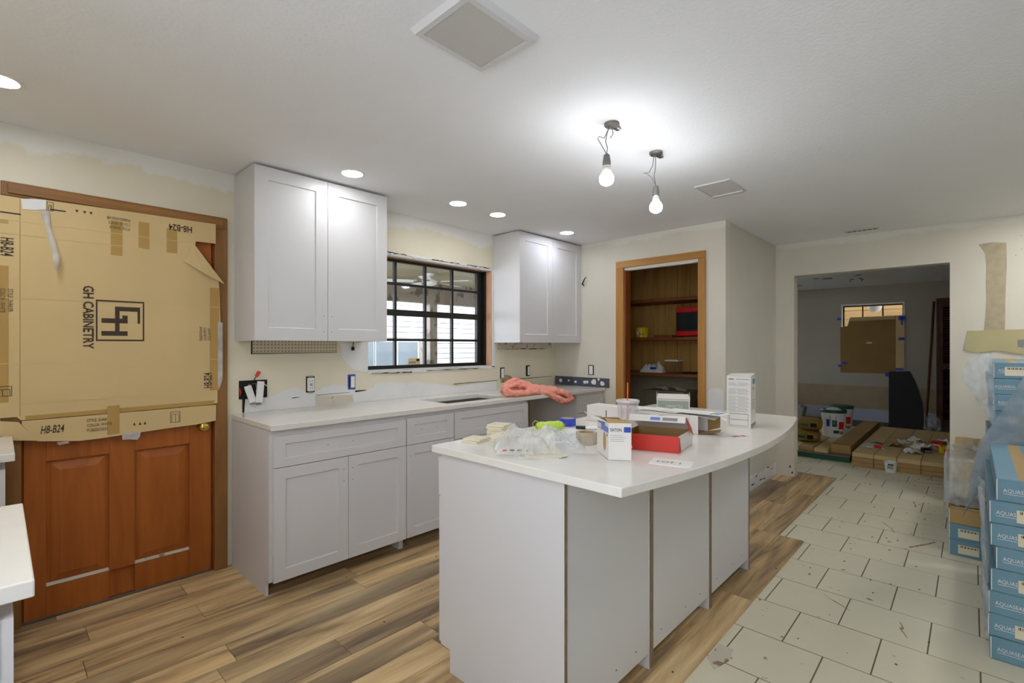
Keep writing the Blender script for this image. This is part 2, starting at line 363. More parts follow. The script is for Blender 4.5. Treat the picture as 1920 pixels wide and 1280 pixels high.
# laminate planks laid over the tile
row_joint = {-1: .2, 0: .717, 1: .292, 2: .717, 3: .253, 4: 1.43, 5: .715, 6: .637, 7: 1.08, 8: 1.445}
def plank(x0, x1, y0, y1):
    g = .0011
    MB().box(x0 + g, x1 - g, y0 + g, y1 - g, -.012, 0).build('laminate_plank', M['lam'], floor)
for k in range(-1, 15):
    y1 = 3.303 - .163 * k; y0 = max(y1 - .163, .857); y1 = min(y1, WY)
    xe = PXW if y0 > RY - .02 else (FX - .002 if y0 > 1.36 else (5.98 if k < 14 - .5 and y0 > .95 else 3.89))
    if RY - .02 < y1 and y0 < RY: y1b = y1
    j = row_joint.get(k, random.uniform(.1, 1.2)); x = j - 1.22 * 2
    xs = []
    while x < xe: xs.append(x); x += 1.22
    xs.append(xe)
    for a, b in zip(xs[:-1], xs[1:]):
        a = max(a, -.62); b = min(b, xe)
        if b - a > .03: plank(a, b, y0, y1)
# cream floor tiles in running bond
tile_mesh = None
for i in range(-6, 18):
    xa = 2.52 + .343 * i
    for j in range(-7, 6):
        ya = (.31 if i % 2 == 0 else .146) + .336 * j
        if xa < .9 or ya < -1.5 or ya + .336 > 2.1 or (xa < 5.7 and ya > 1.03) or (xa < 5.9 and ya + .336 > 1.5): continue
        if tile_mesh is None:
            t = MB().box(.003, .340, .003, .333, -.012, 0).build('floor_tile', M['tile'], floor, world=False, bevel=.001, seg=1); tile_mesh = t.data
        else:
            t = bpy.data.objects.new('floor_tile', tile_mesh); C.objects.link(t); t.parent = floor
        t.location = (xa, ya, -.012 + random.uniform(-.0006, .0004))

# ------------------------------------------------------------------ wall patches and scars (parts of their walls)
def patch(name, pts, mat_, wall, plane, d0, d1):
    return MB().prism(pts, d0, d1, plane).build(name, mat_, wall)
P1 = [(1.078, 1.029), (1.224, 1.032), (1.281, 1.048), (1.32, 1.07), (1.4, 1.086), (1.441, 1.067), (1.467, 1.045), (1.541, 1.05), (1.596, 1.079), (1.681, 1.095), (1.762, 1.074), (1.846, 1.024), (1.921, 1.03), (1.985, 1.044), (2.021, 1.081), (2.14, 1.08), (2.304, 1.066), (2.396, 1.077), (2.491, 1.055), (2.677, 1.033), (2.829, 1.001), (3.088, 1.022), (3.334, 1.028), (3.34, .944), (1.078, .944)]
patch('plaster_patch', P1, M['plaster'], wall_window, 'y', WY - .003, WY + .001)
patch('plaster_patch', [(1.709, 1.39), (1.727, 1.368), (1.738, 1.335), (1.738, 1.28), (1.768, 1.241), (1.828, 1.194), (1.896, 1.174), (1.95, 1.166), (1.95, 1.391)], M['plaster'], wall_window, 'y', WY - .003, WY + .001)
patch('bare_plaster', [(1.536, 1.014), (1.68, 1.010), (1.822, 1.003), (1.828, .952), (1.681, .946), (1.541, .95)], M['scrape'], wall_window, 'y', WY - .0045, WY - .002)
patch('torn_board', [(3.39, 1.052), (3.43, 1.062), (3.465, 1.081), (3.51, 1.078), (3.542, 1.064), (3.591, 1.008), (3.399, 1.005)], M['brownpl'], wall_window, 'y', WY - .004, WY + .001)
random.seed(11)
def ragged(a0, a1, z0, z1, n, amp):
    up = [(a0 + (a1 - a0) * i / n, z1 + random.uniform(-amp, amp)) for i in range(n + 1)]
    dn = [(a1 + (a0 - a1) * i / n, z0 + random.uniform(-amp, amp)) for i in range(n + 1)]
    return up + dn
patch('torn_drywall_edge', ragged(1.95, 3.31, 1.152, 1.174, 40, .006), M['plaster'], wall_window, 'y', WY - .004, WY + .001)
patch('torn_drywall_edge', ragged(1.95, 3.32, 2.102, 2.118, 60, .007), M['plaster'], wall_window, 'y', WY - .008, WY + .001)
side = [(3.277 , 1.165 + i * .031) for i in range(31)]
patch('torn_drywall_edge', side + [(3.318 + random.uniform(-.009, .009), z) for _, z in side[::-1]], M['plaster'], wall_window, 'y', WY - .004, WY + .001)
for a0, a1, z in ((1.98, 2.35, 1.155), (2.5, 3.1, 1.160), (1.98, 2.3, 2.112), (2.55, 2.86, 2.110), (2.95, 3.28, 2.112)):
    patch('torn_seam', ragged(a0, a1, z - .003, z + .002, 14, .003), M['dark'], wall_window, 'y', WY - .0088, WY - .002)
for a0, a1, z, t in ((1.10, 1.215, 1.032, .006), (1.378, 1.425, 1.013, .003), (1.545, 1.80, 1.020, .0015), (1.845, 1.93, 1.027, .006), (2.80, 3.35, 1.028, .002), (3.60, 4.2, 1.030, .003)):
    patch('wall_crack', [(a0, z - t), (a1, z - t * .5 + .004), (a1, z + t * .4 + .004), (a0, z + t)], M['dark'], wall_window, 'y', WY - .005, WY + .001)
patch('wall_crack', [(1.066, .945), (1.076, .945), (1.082, 1.03), (1.066, 1.03)], M['dark'], wall_window, 'y', WY - .005, WY + .001)
# strip of dotted old backing that shows under the taller wall cabinet, and the scar under the other
dots = mat('dotted_backing', (206, 196, 170), .8, var=.03); nt = dots.node_tree
_p = nt.nodes['Principled BSDF']; _src = _p.inputs['Base Color'].links[0].from_socket
_vo = nt.nodes.new('ShaderNodeTexVoronoi'); _vo.inputs['Scale'].default_value = 45; _vo.inputs['Randomness'].default_value = 0.0
_tc = [n for n in nt.nodes if n.type == 'TEX_COORD'][0]; _sx = nt.nodes.new('ShaderNodeSeparateXYZ'); _cx = nt.nodes.new('ShaderNodeCombineXYZ'); nt.links.new(_tc.outputs['Object'], _sx.inputs[0]); nt.links.new(_sx.outputs['X'], _cx.inputs['X']); nt.links.new(_sx.outputs['Z'], _cx.inputs['Y']); nt.links.new(_cx.outputs[0], _vo.inputs['Vector']); _vo.voronoi_dimensions = '2D'
_r = nt.nodes.new('ShaderNodeValToRGB'); _r.color_ramp.elements[0].position = .22; _r.color_ramp.elements[1].position = .32
_r.color_ramp.elements[0].color = (.55, .5, .42, 1); _r.color_ramp.elements[1].color = (1, 1, 1, 1)
_m = nt.nodes.new('ShaderNodeMix'); _m.data_type = 'RGBA'; _m.blend_type = 'MULTIPLY'; _m.inputs[0].default_value = 1
nt.links.new(_vo.outputs['Distance'], _r.inputs['Fac']); nt.links.new(_src, _m.inputs[6]); nt.links.new(_r.outputs['Color'], _m.inputs[7]); nt.links.new(_m.outputs[2], _p.inputs['Base Color'])
patch('dotted_strip', [(1.125, 1.322), (1.70, 1.325), (1.70, 1.45), (1.125, 1.45)], dots, wall_window, 'y', WY - .004, WY + .001)
patch('dotted_strip_edge', [(1.118, 1.316), (1.70, 1.321), (1.70, 1.324), (1.125, 1.321), (1.125, 1.45), (1.118, 1.45)], M['dark'], wall_window, 'y', WY - .0035, WY + .001)
patch('scarred_strip', ragged(3.36, 4.20, 1.345, 1.45, 24, .005), M['scrape'], wall_window, 'y', WY - .004, WY + .001)
patch('wall_crack', ragged(3.36, 4.10, 1.335, 1.340, 24, .003), M['dark'], wall_window, 'y', WY - .003, WY + .001)
# far wall
patch('adhesive_smear', [(-.041, 2.23), (-.12, 2.236), (-.206, 2.22), (-.209, 2.021), (-.204, 1.9), (-.2, 1.758), (-.197, 1.49), (-.073, 1.49), (-.082, 1.6), (-.089, 1.765), (-.086, 1.9), (-.089, 2.035), (-.083, 2.148)], M['smear'], wall_far, 'x', FX - .003, FX + .001)
patch('old_paint_panel', [(.025, 1.498), (-.306, 1.504), (-.6, 1.501), (-.6, 1.319), (-.306, 1.301), (-.215, 1.317), (-.153, 1.334), (-.025, 1.306), (.049, 1.338), (.042, 1.384)], M['oldpaint'], wall_far, 'x', FX - .012, FX + .001)
patch('wall_cavity', [(-.27, 1.40), (-.27, 1.42), (-.40, 1.42), (-.40, 1.35), (-.27, 1.36)], M['greyink'], wall_far, 'x', FX - .0135, FX - .005)
patch('plaster_patch', [(1.677, .825), (1.677, .965), (1.66, .99), (1.63, 1.004), (1.58, 1.006), (1.55, .995), (1.541, .974), (1.541, .6), (1.677, .6)], M['plaster'], wall_pantry, 'x', PXW - .003, PXW + .001)
random.seed(5)
patch('bare_wall_base', [(4.37, -.01)] + [(4.37 + i * .07, .12 + random.uniform(-.03, .02)) for i in range(20)] + [(5.715, .12), (5.715, -.01)], M['plaster'], wall_return, 'y', RY - .003, RY + .001)
for q in range(7):
    x = 4.8 + q * .12; z = random.uniform(.02, .12)
    patch('dirt_mark', ragged(x, x + random.uniform(.03, .09), z, z + .008, 6, .004), M['dark'], wall_return, 'y', RY - .0042, RY - .002)
for q in range(9):
    y, z = random.uniform(-.42, -.25), random.uniform(1.7, 2.35)
    patch('nail_hole', [(y, z), (y - .006, z + .002), (y - .004, z + .008)], M['dark'], wall_far, 'x', FX - .001, FX + .001)
for y, z in ((1.38, .03), (1.40, .09)):
    patch('dirt_mark', [(y, z), (y - .02, z + .004), (y - .012, z + .03)], M['dark'], wall_far, 'x', FX - .002, FX + .001)

# ------------------------------------------------------------------ wooden door and its casing
d1 = struct('door_1', MB().box(.065, .905, 3.392, 3.432, .012, 2.085), M['door'], 'brown stained panelled wooden door behind the cardboard')
for x0, x1, z0, z1 in ((.085, .165, .012, 2.08), (.41, .52, .16, 2.08), (.78, .893, .012, 2.08), (.165, .41, .012, .16), (.52, .78, .012, .16), (.165, .41, .79, 1.0), (.52, .78, .79, 1.0), (.165, .41, 1.9, 2.08), (.52, .78, 1.9, 2.08)):
    MB().box(x0, x1, 3.372, 3.392, z0, z1).build('door_rail', M['door'], d1, bevel=.002)
for x0, x1 in ((.165, .41), (.52, .78)):
    for z0, z1 in ((.16, .79), (1.0, 1.9)):
        a, b = .012, .052
        mb = MB().add([(x0 + a, 3.392, z0 + a), (x1 - a, 3.392, z0 + a), (x1 - a, 3.392, z1 - a), (x0 + a, 3.392, z1 - a),
                       (x0 + b, 3.377, z0 + b), (x1 - b, 3.377, z0 + b), (x1 - b, 3.377, z1 - b), (x0 + b, 3.377, z1 - b)],
                      [(4, 5, 6, 7), (0, 1, 5, 4), (1, 2, 6, 5), (2, 3, 7, 6), (3, 0, 4, 7)])
        mb.build('door_panel', M['door'], d1)
        MB().prism([(3.374, z0 + .002), (3.392, z0 + .014), (3.392, z0)], x0, x1, 'x').build('worn_ledge', M['scrape'] if z0 < .5 else M['door'], d1)
kn = MB().lathe([(.0, 0), (.030, 0), (.030, -.006), (.014, -.010), (.012, -.026), (.022, -.034), (.027, -.046), (.024, -.058), (.010, -.062), (.0, -.062)], (.845, 3.372, .885), 20, 'y').build('door_knob', M['brass'], d1, smooth=True)
kn['label'] = 'round brass door knob'
MB().lathe([(.0, 0), (.009, 0), (.007, -.003), (0, -.003)], (.845, 3.310, .885), 12, 'y').build('knob_keyhole', M['brass'], kn)
MB().box(.06, .91, 3.376, 3.43, -.012, .010).build('threshold', M['steel'], d1)
t1 = struct('trim_1', MB().box(.905, .975, 3.346, 3.37, 0, 2.087), M['casing'], 'brown wooden casing around the door', bevel=.004)
MB().box(.007, .077, 3.346, 3.37, 0, 2.087).build('side_casing', M['casing'], t1, bevel=.004)
MB().box(.007, .975, 3.346, 3.37, 2.087, 2.157).build('head_casing', M['casingx'], t1, bevel=.004)
MB().box(.03, .952, 3.338, 3.346, 2.10, 2.145).build('head_moulding', M['casingx'], t1, bevel=.003)
MB().box(.905, .912, 3.37, 3.5, 0, 2.09).build('door_jamb', M['door'], t1)

# ------------------------------------------------------------------ kitchen window
win = struct('window_1', MB().box(1.93, 3.275, 3.475, 3.515, 1.178, 1.208), M['blackm'], 'black framed kitchen window with small panes above the sink counter')
GX = [1.965, 2.27, 2.575, 2.88, 3.185]; GZ = [1.205, 1.42, 1.645, 1.885, 2.065]
for x0, x1, z0, z1 in ((1.93, 1.965, 1.208, 2.098), (3.185, 3.25, 1.208, 2.098), (1.965, 3.185, 2.065, 2.098)):
    MB().box(x0, x1, 3.475, 3.515, z0, z1).build('window_frame', M['blackm'], win, bevel=.003)
MB().box(1.965, 3.185, 3.468, 3.51, 1.62, 1.672).build('meeting_rail', M['blackm'], win, bevel=.004)
MB().box(3.25, 3.275, 3.44, 3.51, 1.178, 2.098).build('side_track', M['blackm'], win)
MB().box(1.95, 3.275, 3.44, 3.475, 2.085, 2.10).build('head_track', M['casingx'], win)
for x in GX[1:4]:
    MB().box(x - .011, x + .011, 3.480, 3.508, 1.208, 1.62).build('muntin', M['blackm'], win); MB().box(x - .011, x + .011, 3.480, 3.508, 1.672, 2.065).build('muntin', M['blackm'], win)
for z in (1.42, 1.885): MB().box(1.965, 3.185, 3.481, 3.507, z - .011, z + .011).build('muntin', M['blackm'], win)
for i in range(4):
    for j in range(4):
        z0 = {0: 1.208, 1: 1.431, 2: 1.672, 3: 1.896}[j]; z1 = {0: 1.409, 1: 1.62, 2: 1.874, 3: 2.065}[j]
        MB().box(GX[i] + (.011 if i else 0), GX[i + 1] - (.011 if i < 3 else 0), 3.492, 3.496, z0, z1).build('pane', M['clear'], win)
st = MB().box(2.40, 2.52, 3.488, 3.4915, 1.21, 1.262).build('window_sticker', M['card'], win)
MB().box(2.485, 2.515, 3.4865, 3.488, 1.236, 1.258).build('sticker_mark', M['black'], st); MB().box(2.405, 2.475, 3.4865, 3.488, 1.218, 1.235).build('sticker_mark', M['greyink'], st)
MB().box(3.268, 3.2752, 3.37, 3.44, 1.18, 2.098).build('raw_reveal_board', M['studw'], win)
MB().box(1.95, 3.268, 3.37, 3.44, 2.092, 2.1).build('head_reveal', M['plaster'], win)
MB().box(1.95, 3.27, 3.37, 3.475, 1.172, 1.179).build('rough_sill', M['plaster'], win)

# ------------------------------------------------------------------ pantry
def pantry_casing(name, b, m): return MB().box(*b).build(name, m, t2, bevel=.004)
t2 = struct('trim_2', MB().box(PXW - .02, PXW + .001, 1.692, 1.757, 0, 2.14), M['honey'], 'honey coloured wooden casing around the pantry doorway', bevel=.004)
pantry_casing('side_casing', (PXW - .02, PXW + .001, 2.50, 2.586, 0, 2.14), M['honey'])
pantry_casing('head_casing', (PXW - .02, PXW + .001, 1.692, 2.586, 2.14, 2.205), M['honeyy'])
pantry_casing('head_stop', (PXW + .005, PXW + .04, 1.757, 2.50, 2.112, 2.122), M['plaster'])
pantry_casing('door_jamb', (PXW, PXW + .1, 2.488, 2.502, 0, 2.115), M['jamb']); pantry_casing('door_jamb', (PXW, PXW + .1, 1.755, 1.767, 0, 2.115), M['honey'])
wpr = struct('wall_pantry_rear', MB().box(5.6, FX, RY + .1, WY, -.016, H), M['carpet'], 'rear wall of the pantry behind the shelves')
for k in range(11):
    y = 1.63 + k * .155
    MB().box(5.585, 5.60, y + .002, y + .153, 1.02, H).build('pine_board', M['pine'], wpr, bevel=.003, seg=1)
struct('wall_pantry_side', MB().box(PXW + .1, 5.585, WY - .02, WY, 0, H), M['pine'], 'knotty pine side wall inside the pantry')
SH = []
for i, z in enumerate((1.905, 1.468, 1.06)):
    s = MB().box(5.15, 5.584, 1.63, 3.348, z - .035, z).build('pantry_shelf', M['shelf'], None, loc=(5.4, 2.5, z - .035), bevel=.003)
    tag(s, ['dark stained wooden pantry shelf, the topmost one', 'dark stained pantry shelf carrying the red microwave', 'reddish wooden pantry shelf carrying the plastic bag and clear box'][i], 'shelf', 'shelves in the pantry')
for y, z0, z1 in ((2.19, 1.12, 1.433), (2.22, .60, 1.025)):
    MB().box(5.56, 5.585, y, y + .025, z0, z1).build('shelf_bracket', M['steel'] if z0 > 1 else M['dark'], wpr)
mw = thing('microwave', 'red and black microwave on the pantry shelf', 'microwave', (5.36, 2.13, 1.468))
MB().box(5.17, 5.56, 1.88, 2.385, 1.48, 1.79).build('body', M['black'], mw, bevel=.006)
for z0, z1 in ((1.735, 1.79), (1.48, 1.532)): MB().box(5.152, 5.17, 1.88, 2.375, z0, z1).build('red_band', M['redm'], mw, bevel=.004)
MB().box(5.16, 5.17, 1.99, 2.28, 1.555, 1.715).build('door_glass', M['mirror'], mw)
for yy in (1.93, 2.33): MB().box(5.2, 5.23, yy, yy + .03, 1.468, 1.48).build('foot', M['black'], mw)
pt = thing('yellow_tub', 'small yellow plastic tub on the pantry shelf', 'tub', (5.24, 2.84, 1.468))
MB().lathe([(.070, 0), (.078, .095), (.082, .098), (.082, .106), (.070, .106)], (5.24, 2.84, 1.468), 24).build('body', M['yellow'], pt, smooth=False)
MB().lathe([(.083, .100), (.083, .118), (.0, .118)], (5.24, 2.84, 1.468), 24).build('lid', M['yellow'], pt)
for a in (2.78, 2.815, 2.855): MB().box(5.158, 5.166, a, a + .016, 1.50, 1.512).build('red_mark', M['redm'], pt)
MB().box(5.157, 5.165, 2.835, 2.858, 1.495, 1.54).build('white_mark', M['white'], pt)
o = MB().box(5.17, 5.40, 2.44, 2.66, 1.468, 1.492).build('dark_tray', M['shelf'], None, loc=(5.28, 2.55, 1.468), bevel=.006); tag(o, 'flat dark tray lying beside the microwave', 'tray')
cb = thing('clear_container', 'clear square food container with white lid on the lower shelf', 'container', (5.24, 2.44, 1.06))
MB().box(5.17, 5.31, 2.37, 2.51, 1.06, 1.195).build('body', M['clear2'], cb, bevel=.01)
MB().box(5.162, 5.318, 2.362, 2.518, 1.195, 1.215).build('lid', M['white'], cb, bevel=.006)
bgm = MB()
bgm.grid(lambda u, v: (5.24 + .07 * (v - .5) * 1.6, 2.56 + .29 * u, 1.062 + (.13 * math.sin(math.pi * u) ** .6 * math.sin(math.pi * v) ** .7) * (.35 + 1.1 * abs(smooth_noise((u * 6, v * 5, 3.1))) + .9 * abs(u - .5) + .4 * smooth_noise((u * 14, v * 9, 1.1)))), 26, 14)
o = bgm.build('carrier_bag', M['white'], None, loc=(5.24, 2.705, 1.06), smooth=True); tag(o, 'crumpled white plastic bag with a blue print on the lower shelf', 'bag')
MB().box(5.172, 5.180, 2.63, 2.70, 1.10, 1.125).build('blue_print', M['blue'], o)
o = MB().tube([(5.2, 2.33, 1.072), (5.22, 2.26, 1.075), (5.2, 2.2, 1.072), (5.24, 2.16, 1.08)], [.012, .011, .012, .008], 8).build('hand_tool', M['black'], None, loc=(5.2, 2.25, 1.06)); tag(o, 'black handled tool lying at the right of the lower shelf', 'tool')
o = MB().lathe([(.03, 0), (.034, .03), (.02, .034), (0, .034)], (5.2, 2.12, 1.06), 12).build('metal_tin', M['steel'], None, loc=(5.2, 2.12, 1.06)); tag(o, 'small shiny metal tin at the right end of the lower shelf', 'tin')
bn = thing('storage_bin', 'grey bin filled with scraps of paper standing under the pantry shelves', 'bin', (5.1, 2.42, 0))
MB().add([(4.98, 2.26, 0), (5.24, 2.26, 0), (5.24, 2.58, 0), (4.98, 2.58, 0), (4.93, 2.20, .87), (5.29, 2.20, .87), (5.29, 2.64, .87), (4.93, 2.64, .87)], [(0, 3, 2, 1), (0, 1, 5, 4), (1, 2, 6, 5), (2, 3, 7, 6), (3, 0, 4, 7), (4, 5, 6, 7)]).build('body', M['bin'], bn)
MB().box(4.91, 5.31, 2.18, 2.66, .865, .885).build('rim', M['bin'], bn, bevel=.005)
random.seed(3)
for k in range(7):
    x, y = random.uniform(4.97, 5.2), 2.22 + k * .06; a = random.uniform(-.4, .4)
    MB().quad((x, y, .884), (x + .10, y + .02, .89), (x + .10 + a * .1, y + .07, .90 + abs(a) * .08), (x - .02, y + .05, .89 + abs(a) * .1), .002).build('paper_scrap', M['cream'], bn)
o = MB().tube([(PXW - .001, 2.985, 2.012), (PXW - .03, 2.985, 2.018), (PXW - .04, 2.97, 2.03), (PXW - .05, 2.94, 2.07), (PXW - .045, 2.92, 2.09)], [.006, .008, .007, .005, .002], 6).build('wall_wire', M['dark'], None, loc=(PXW, 2.985, 2.01)); tag(o, 'short cut cable poking out of the beige wall beside the cabinet', 'cable')
lb = thing('pantry_lamp', 'unlit lamp holder high up inside the pantry', 'lamp', (4.78, 1.98, 2.44))
MB().lathe([(.045, 0), (.045, -.02), (.02, -.03), (.02, -.06), (0, -.06)], (4.78, 1.98, 2.44), 14).build('holder', M['white'], lb)
MB().lathe([(.016, -.055), (.018, -.08), (.03, -.12), (.028, -.145), (.0, -.16)], (4.78, 1.98, 2.44), 14).build('bulb', M['oldpaint'], lb, smooth=True)
ds = thing('backsplash_strip', 'dark slate backsplash strip with adhesive blobs at the counter end', 'strip', (4.255, 3.0, .945))
MB().box(4.246, 4.2595, 2.672, 3.36, .9435, 1.037).build('strip', M['slate'], ds)
random.seed(9)
for y, z, r in ((3.28, .99, .024), (3.17, .995, .012), (3.08, .985, .016), (2.96, .99, .02), (2.93, .99, .016), (2.845, .995, .034), (2.79, 1.024, .014), (2.745, .985, .028)):
    pts = [(y + r * math.cos(a * math.tau / 9) * random.uniform(.7, 1.15), z + r * math.sin(a * math.tau / 9) * random.uniform(.7, 1.1)) for a in range(9)]
    MB().prism(pts, 4.241, 4.246, 'x').build('adhesive_blob', M['plaster'], ds)

# ================================================================== cabinets
def shaker(name, t, x0, x1, z0, z1, rail=.062, thick=.019, holes=(), mat_=None, y=0.0):
    """shaker front in the cabinet's own coordinates: outer face at y - thick"""
    f = y - thick; mb = MB(); rz = min(rail, (z1 - z0) * .26)
    mb.box(x0, x0 + rail, f, y, z0, z1); mb.box(x1 - rail, x1, f, y, z0, z1)
    mb.box(x0 + rail, x1 - rail, f, y, z0, z0 + rz); mb.box(x0 + rail, x1 - rail, f, y, z1 - rz, z1)
    mb.box(x0 + rail, x1 - rail, f + .009, y, z0 + rz, z1 - rz)
    bm_in = .004
    a, b, c_, d = x0 + rail, x1 - rail, z0 + rz, z1 - rz
    for q in (((a, c_), (b, c_), (b - bm_in, c_ + bm_in), (a + bm_in, c_ + bm_in)), ((a, d), (b, d), (b - bm_in, d - bm_in), (a + bm_in, d - bm_in)),
              ((a, c_), (a, d), (a + bm_in, d - bm_in), (a + bm_in, c_ + bm_in)), ((b, c_), (b, d), (b - bm_in, d - bm_in), (b - bm_in, c_ + bm_in))):
        mb.add([(q[0][0], f + .004, q[0][1]), (q[1][0], f + .004, q[1][1]), (q[2][0], f + .009, q[2][1]), (q[3][0], f + .009, q[3][1])], [(0, 1, 2, 3)])
    o = mb.build(name, mat_ or M['cab'], t, world=False)
    for hx, hz in holes:
        MB().lathe([(.0028, 0), (0, -.0006)], (hx, f if (hx < x0 + rail or hx > x1 - rail) else f + .009, hz), 8, 'y').build('screw_hole', M['dark'], o, world=False)
    return o

def side_panel(t, x, d, h, toe=.05, tz=.088, back=0.0, name='side_panel', m=None):
    pts = [(0, tz), (0, h), (d, h), (d, 0), (toe, 0), (toe, tz)]
    return MB().prism(pts, x, x + .016, 'x').build(name, m or M['cab'], t, world=False)

def base_cabinet(label, x0, x1, fronts, group='base cabinets under the window counter', yf=2.755, d=.605, h=.909):
    t = thing('base_cabinet', label, 'cabinet', (x0, yf, 0), 0, group); wd = x1 - x0
    side_panel(t, 0, d, h); side_panel(t, wd - .016, d, h)
    MB().box(.016, wd - .016, .002, d - .01, .09, .106).build('bottom_panel', M['cabin'], t, world=False)
    MB().box(.016, wd - .016, d - .012, d, .106, h).build('back_panel', M['cabin'], t, world=False)
    MB().box(.016, wd - .016, .0, .02, .106, h).build('face_panel', M['cab'], t, world=False)
    for kind, a, b, z0, z1, holes in fronts:
        shaker(kind, t, a - x0, b - x0, z0, z1, holes=[(hx - x0, hz) for hx, hz in holes])
    return t
base_cabinet('white shaker base cabinet nearest the brown door with one wide drawer and two doors', 1.003, 1.869, [
    ('drawer_front', 1.022, 1.866, .707, .876, ((1.33, .79), (1.49, .79))),
    ('door', 1.022, 1.452, .085, .703, ((1.425, .63), (1.425, .56))), ('door', 1.455, 1.866, .085, .703, ((1.482, .63), (1.482, .56)))])
base_cabinet('narrow white shaker base cabinet with one drawer and one door', 1.870, 2.279, [
    ('drawer_front', 1.873, 2.276, .707, .884, ((2.0, .795), (2.13, .795))), ('door', 1.873, 2.276, .085, .703, ((1.90, .63),))])
base_cabinet('white shaker sink base cabinet below the steel sink', 2.280, 3.092, [
    ('false_drawer_front', 2.284, 3.089, .688, .884, ((2.62, .79), (2.75, .79))), ('door', 2.284, 2.684, .085, .684, ()), ('door', 2.687, 3.089, .085, .684, ())])
base_cabinet('white shaker drawer cabinet at the pantry end of the counter', 3.82, 4.255, [
    ('drawer_front', 3.828, 4.25, .725, .884, ()), ('drawer_front', 3.828, 4.25, .41, .715, ()), ('drawer_front', 3.828, 4.25, .085, .40, ())])

def wall_cabinet(label, x0, x1, split, holes):
    t = thing('wall_cabinet', label, 'cabinet', (x0, 3.04, 1.40), 0, 'wall cabinets beside the window'); wd = x1 - x0; h = 1.032; d = .328
    MB().box(0, .016, 0, d, 0, h).build('side_panel', M['cab'], t, world=False); MB().box(wd - .016, wd, 0, d, 0, h).build('side_panel', M['cab'], t, world=False)
    MB().box(.016, wd - .016, 0, d, .012, .03).build('bottom_panel', M['cab'], t, world=False); MB().box(.016, wd - .016, 0, d, h - .016, h).build('top_panel', M['cab'], t, world=False)
    MB().box(.016, wd - .016, d - .008, d, .03, h - .016).build('back_panel', M['cabin'], t, world=False)
    MB().box(.016, wd - .016, .001, .012, .03, h - .016).build('face_panel', M['cab'], t, world=False)
    s = split - x0
    shaker('door', t, .001, s - .0015, .001, h - .006, rail=.076, holes=holes[0]); shaker('door', t, s + .0015, wd - .001, .001, h - .006, rail=.076, holes=holes[1])
    return t
wall_cabinet('tall white shaker wall cabinet left of the window, nearest the brown door', 1.02, 1.900, 1.463, (((.415, .16), (.415, .06)), ((.47, .16), (.47, .06))))
wall_cabinet('white shaker wall cabinet right of the window in the pantry corner', 3.295, 4.255, 3.784, ((), ()))

# countertop on the window wall with the sink cut-out
def ring(mb, o, i, z0, z1):
    (a, b, c, d), (e, f, g, h) = o, i
    O = [(a, c), (b, c), (b, d), (a, d)]; I = [(e, g), (f, g), (f, h), (e, h)]
    vs = [(x, y, z) for z in (z0, z1) for x, y in O + I]
    fs = []
    for k in range(4):
        n = (k + 1) % 4
        fs += [(k, n, 4 + n, 4 + k), (8 + k, 12 + k, 12 + n, 8 + n), (k, 8 + k, 8 + n, n), (4 + k, 4 + n, 12 + n, 12 + k)]
    return mb.add(vs, fs)
o = ring(MB(), (1.0, 4.256, 2.718, 3.366), (2.285, 2.925, 2.82, 3.175), .911, .943).build('countertop', M['quartz'], None, loc=(2.6, 3.0, .911), bevel=.003)
tag(o, 'long white quartz countertop along the window wall with a sink cut-out', 'countertop')
sk = thing('kitchen_sink', 'brushed steel undermount sink below the window counter', 'sink', (2.605, 3.0, .70))
x0, x1, y0, y1 = 2.28, 2.93, 2.815, 3.18
mb = MB()
for b in ((x0, x1, y0, y1, .70, .706), (x0, x0 + .004, y0, y1, .706, .9105), (x1 - .004, x1, y0, y1, .706, .9105), (x0 + .004, x1 - .004, y0, y0 + .004, .706, .9105), (x0 + .004, x1 - .004, y1 - .004, y1, .706, .9105)): mb.box(*b)
mb.build('basin', M['steel'], sk); MB().lathe([(.045, 0), (.04, .003), (0, .001)], (2.6, 3.02, .706), 20).build('drain', M['steel'], sk)

# ------------------------------------------------------------------ island
def island_cabinet(label, x0, x1, doors):
    t = thing('island_cabinet', label, 'cabinet', (x1, 1.652, 0), math.pi, 'island cabinets'); wd = x1 - x0; d = .660; h = .911
    for x in (0, wd - .016):
        s = side_panel(t, x, d, h, toe=.06, tz=.095)
        MB().box(x + .0005, x + .0155, d, d + .0012, .001, h - .001).build('raw_edge', M['ply'], t, world=False)
    MB().box(.016, wd - .016, .002, d - .014, .095, .111).build('bottom_panel', M['cabin'], t, world=False)
    bp = MB().box(.017, wd - .017, d - .014, d - .004, .066, h).build('back_panel', M['cab'], t, world=False)
    MB().box(.016, wd - .016, 0, .02, .111, h).build('face_panel', M['cab'], t, world=False)
    for hx in (.12, wd * .45, wd - .1): MB().lathe([(.004, 0), (0, .0006)], (hx, d - .004, .12), 8, 'y').build('screw_hole', M['dark'], bp, world=False)
    n = 2 if doors else 1
    shaker('drawer_front', t, .003, wd - .003, .73, .895)
    for k in range(n): shaker('door', t, .003 + k * (wd - .006) / n, (k + 1) * (wd - .006) / n, .10, .724)
    return t
island_cabinet('white island cabinet at the near end with the plain side panel', 1.303, 1.910, 1)
island_cabinet('middle white island cabinet between two raw plywood edges', 1.912, 2.552, 1)
island_cabinet('white island cabinet at the far end towards the pantry', 2.554, 3.165, 1)
pts = [(1.283, 1.692), (1.283, .763)] + [(1.283 + (3.306 - 1.283) * k / 28, .766 - .112 * (1 - ((1.283 + (3.306 - 1.283) * k / 28 - 2.294) / 1.012) ** 2)) for k in range(1, 28)] + [(3.306, .768), (3.306, 1.692)]
o = MB().prism(pts, .913, .943).build('island_countertop', M['quartz'], None, loc=(2.3, 1.2, .913), bevel=.003)
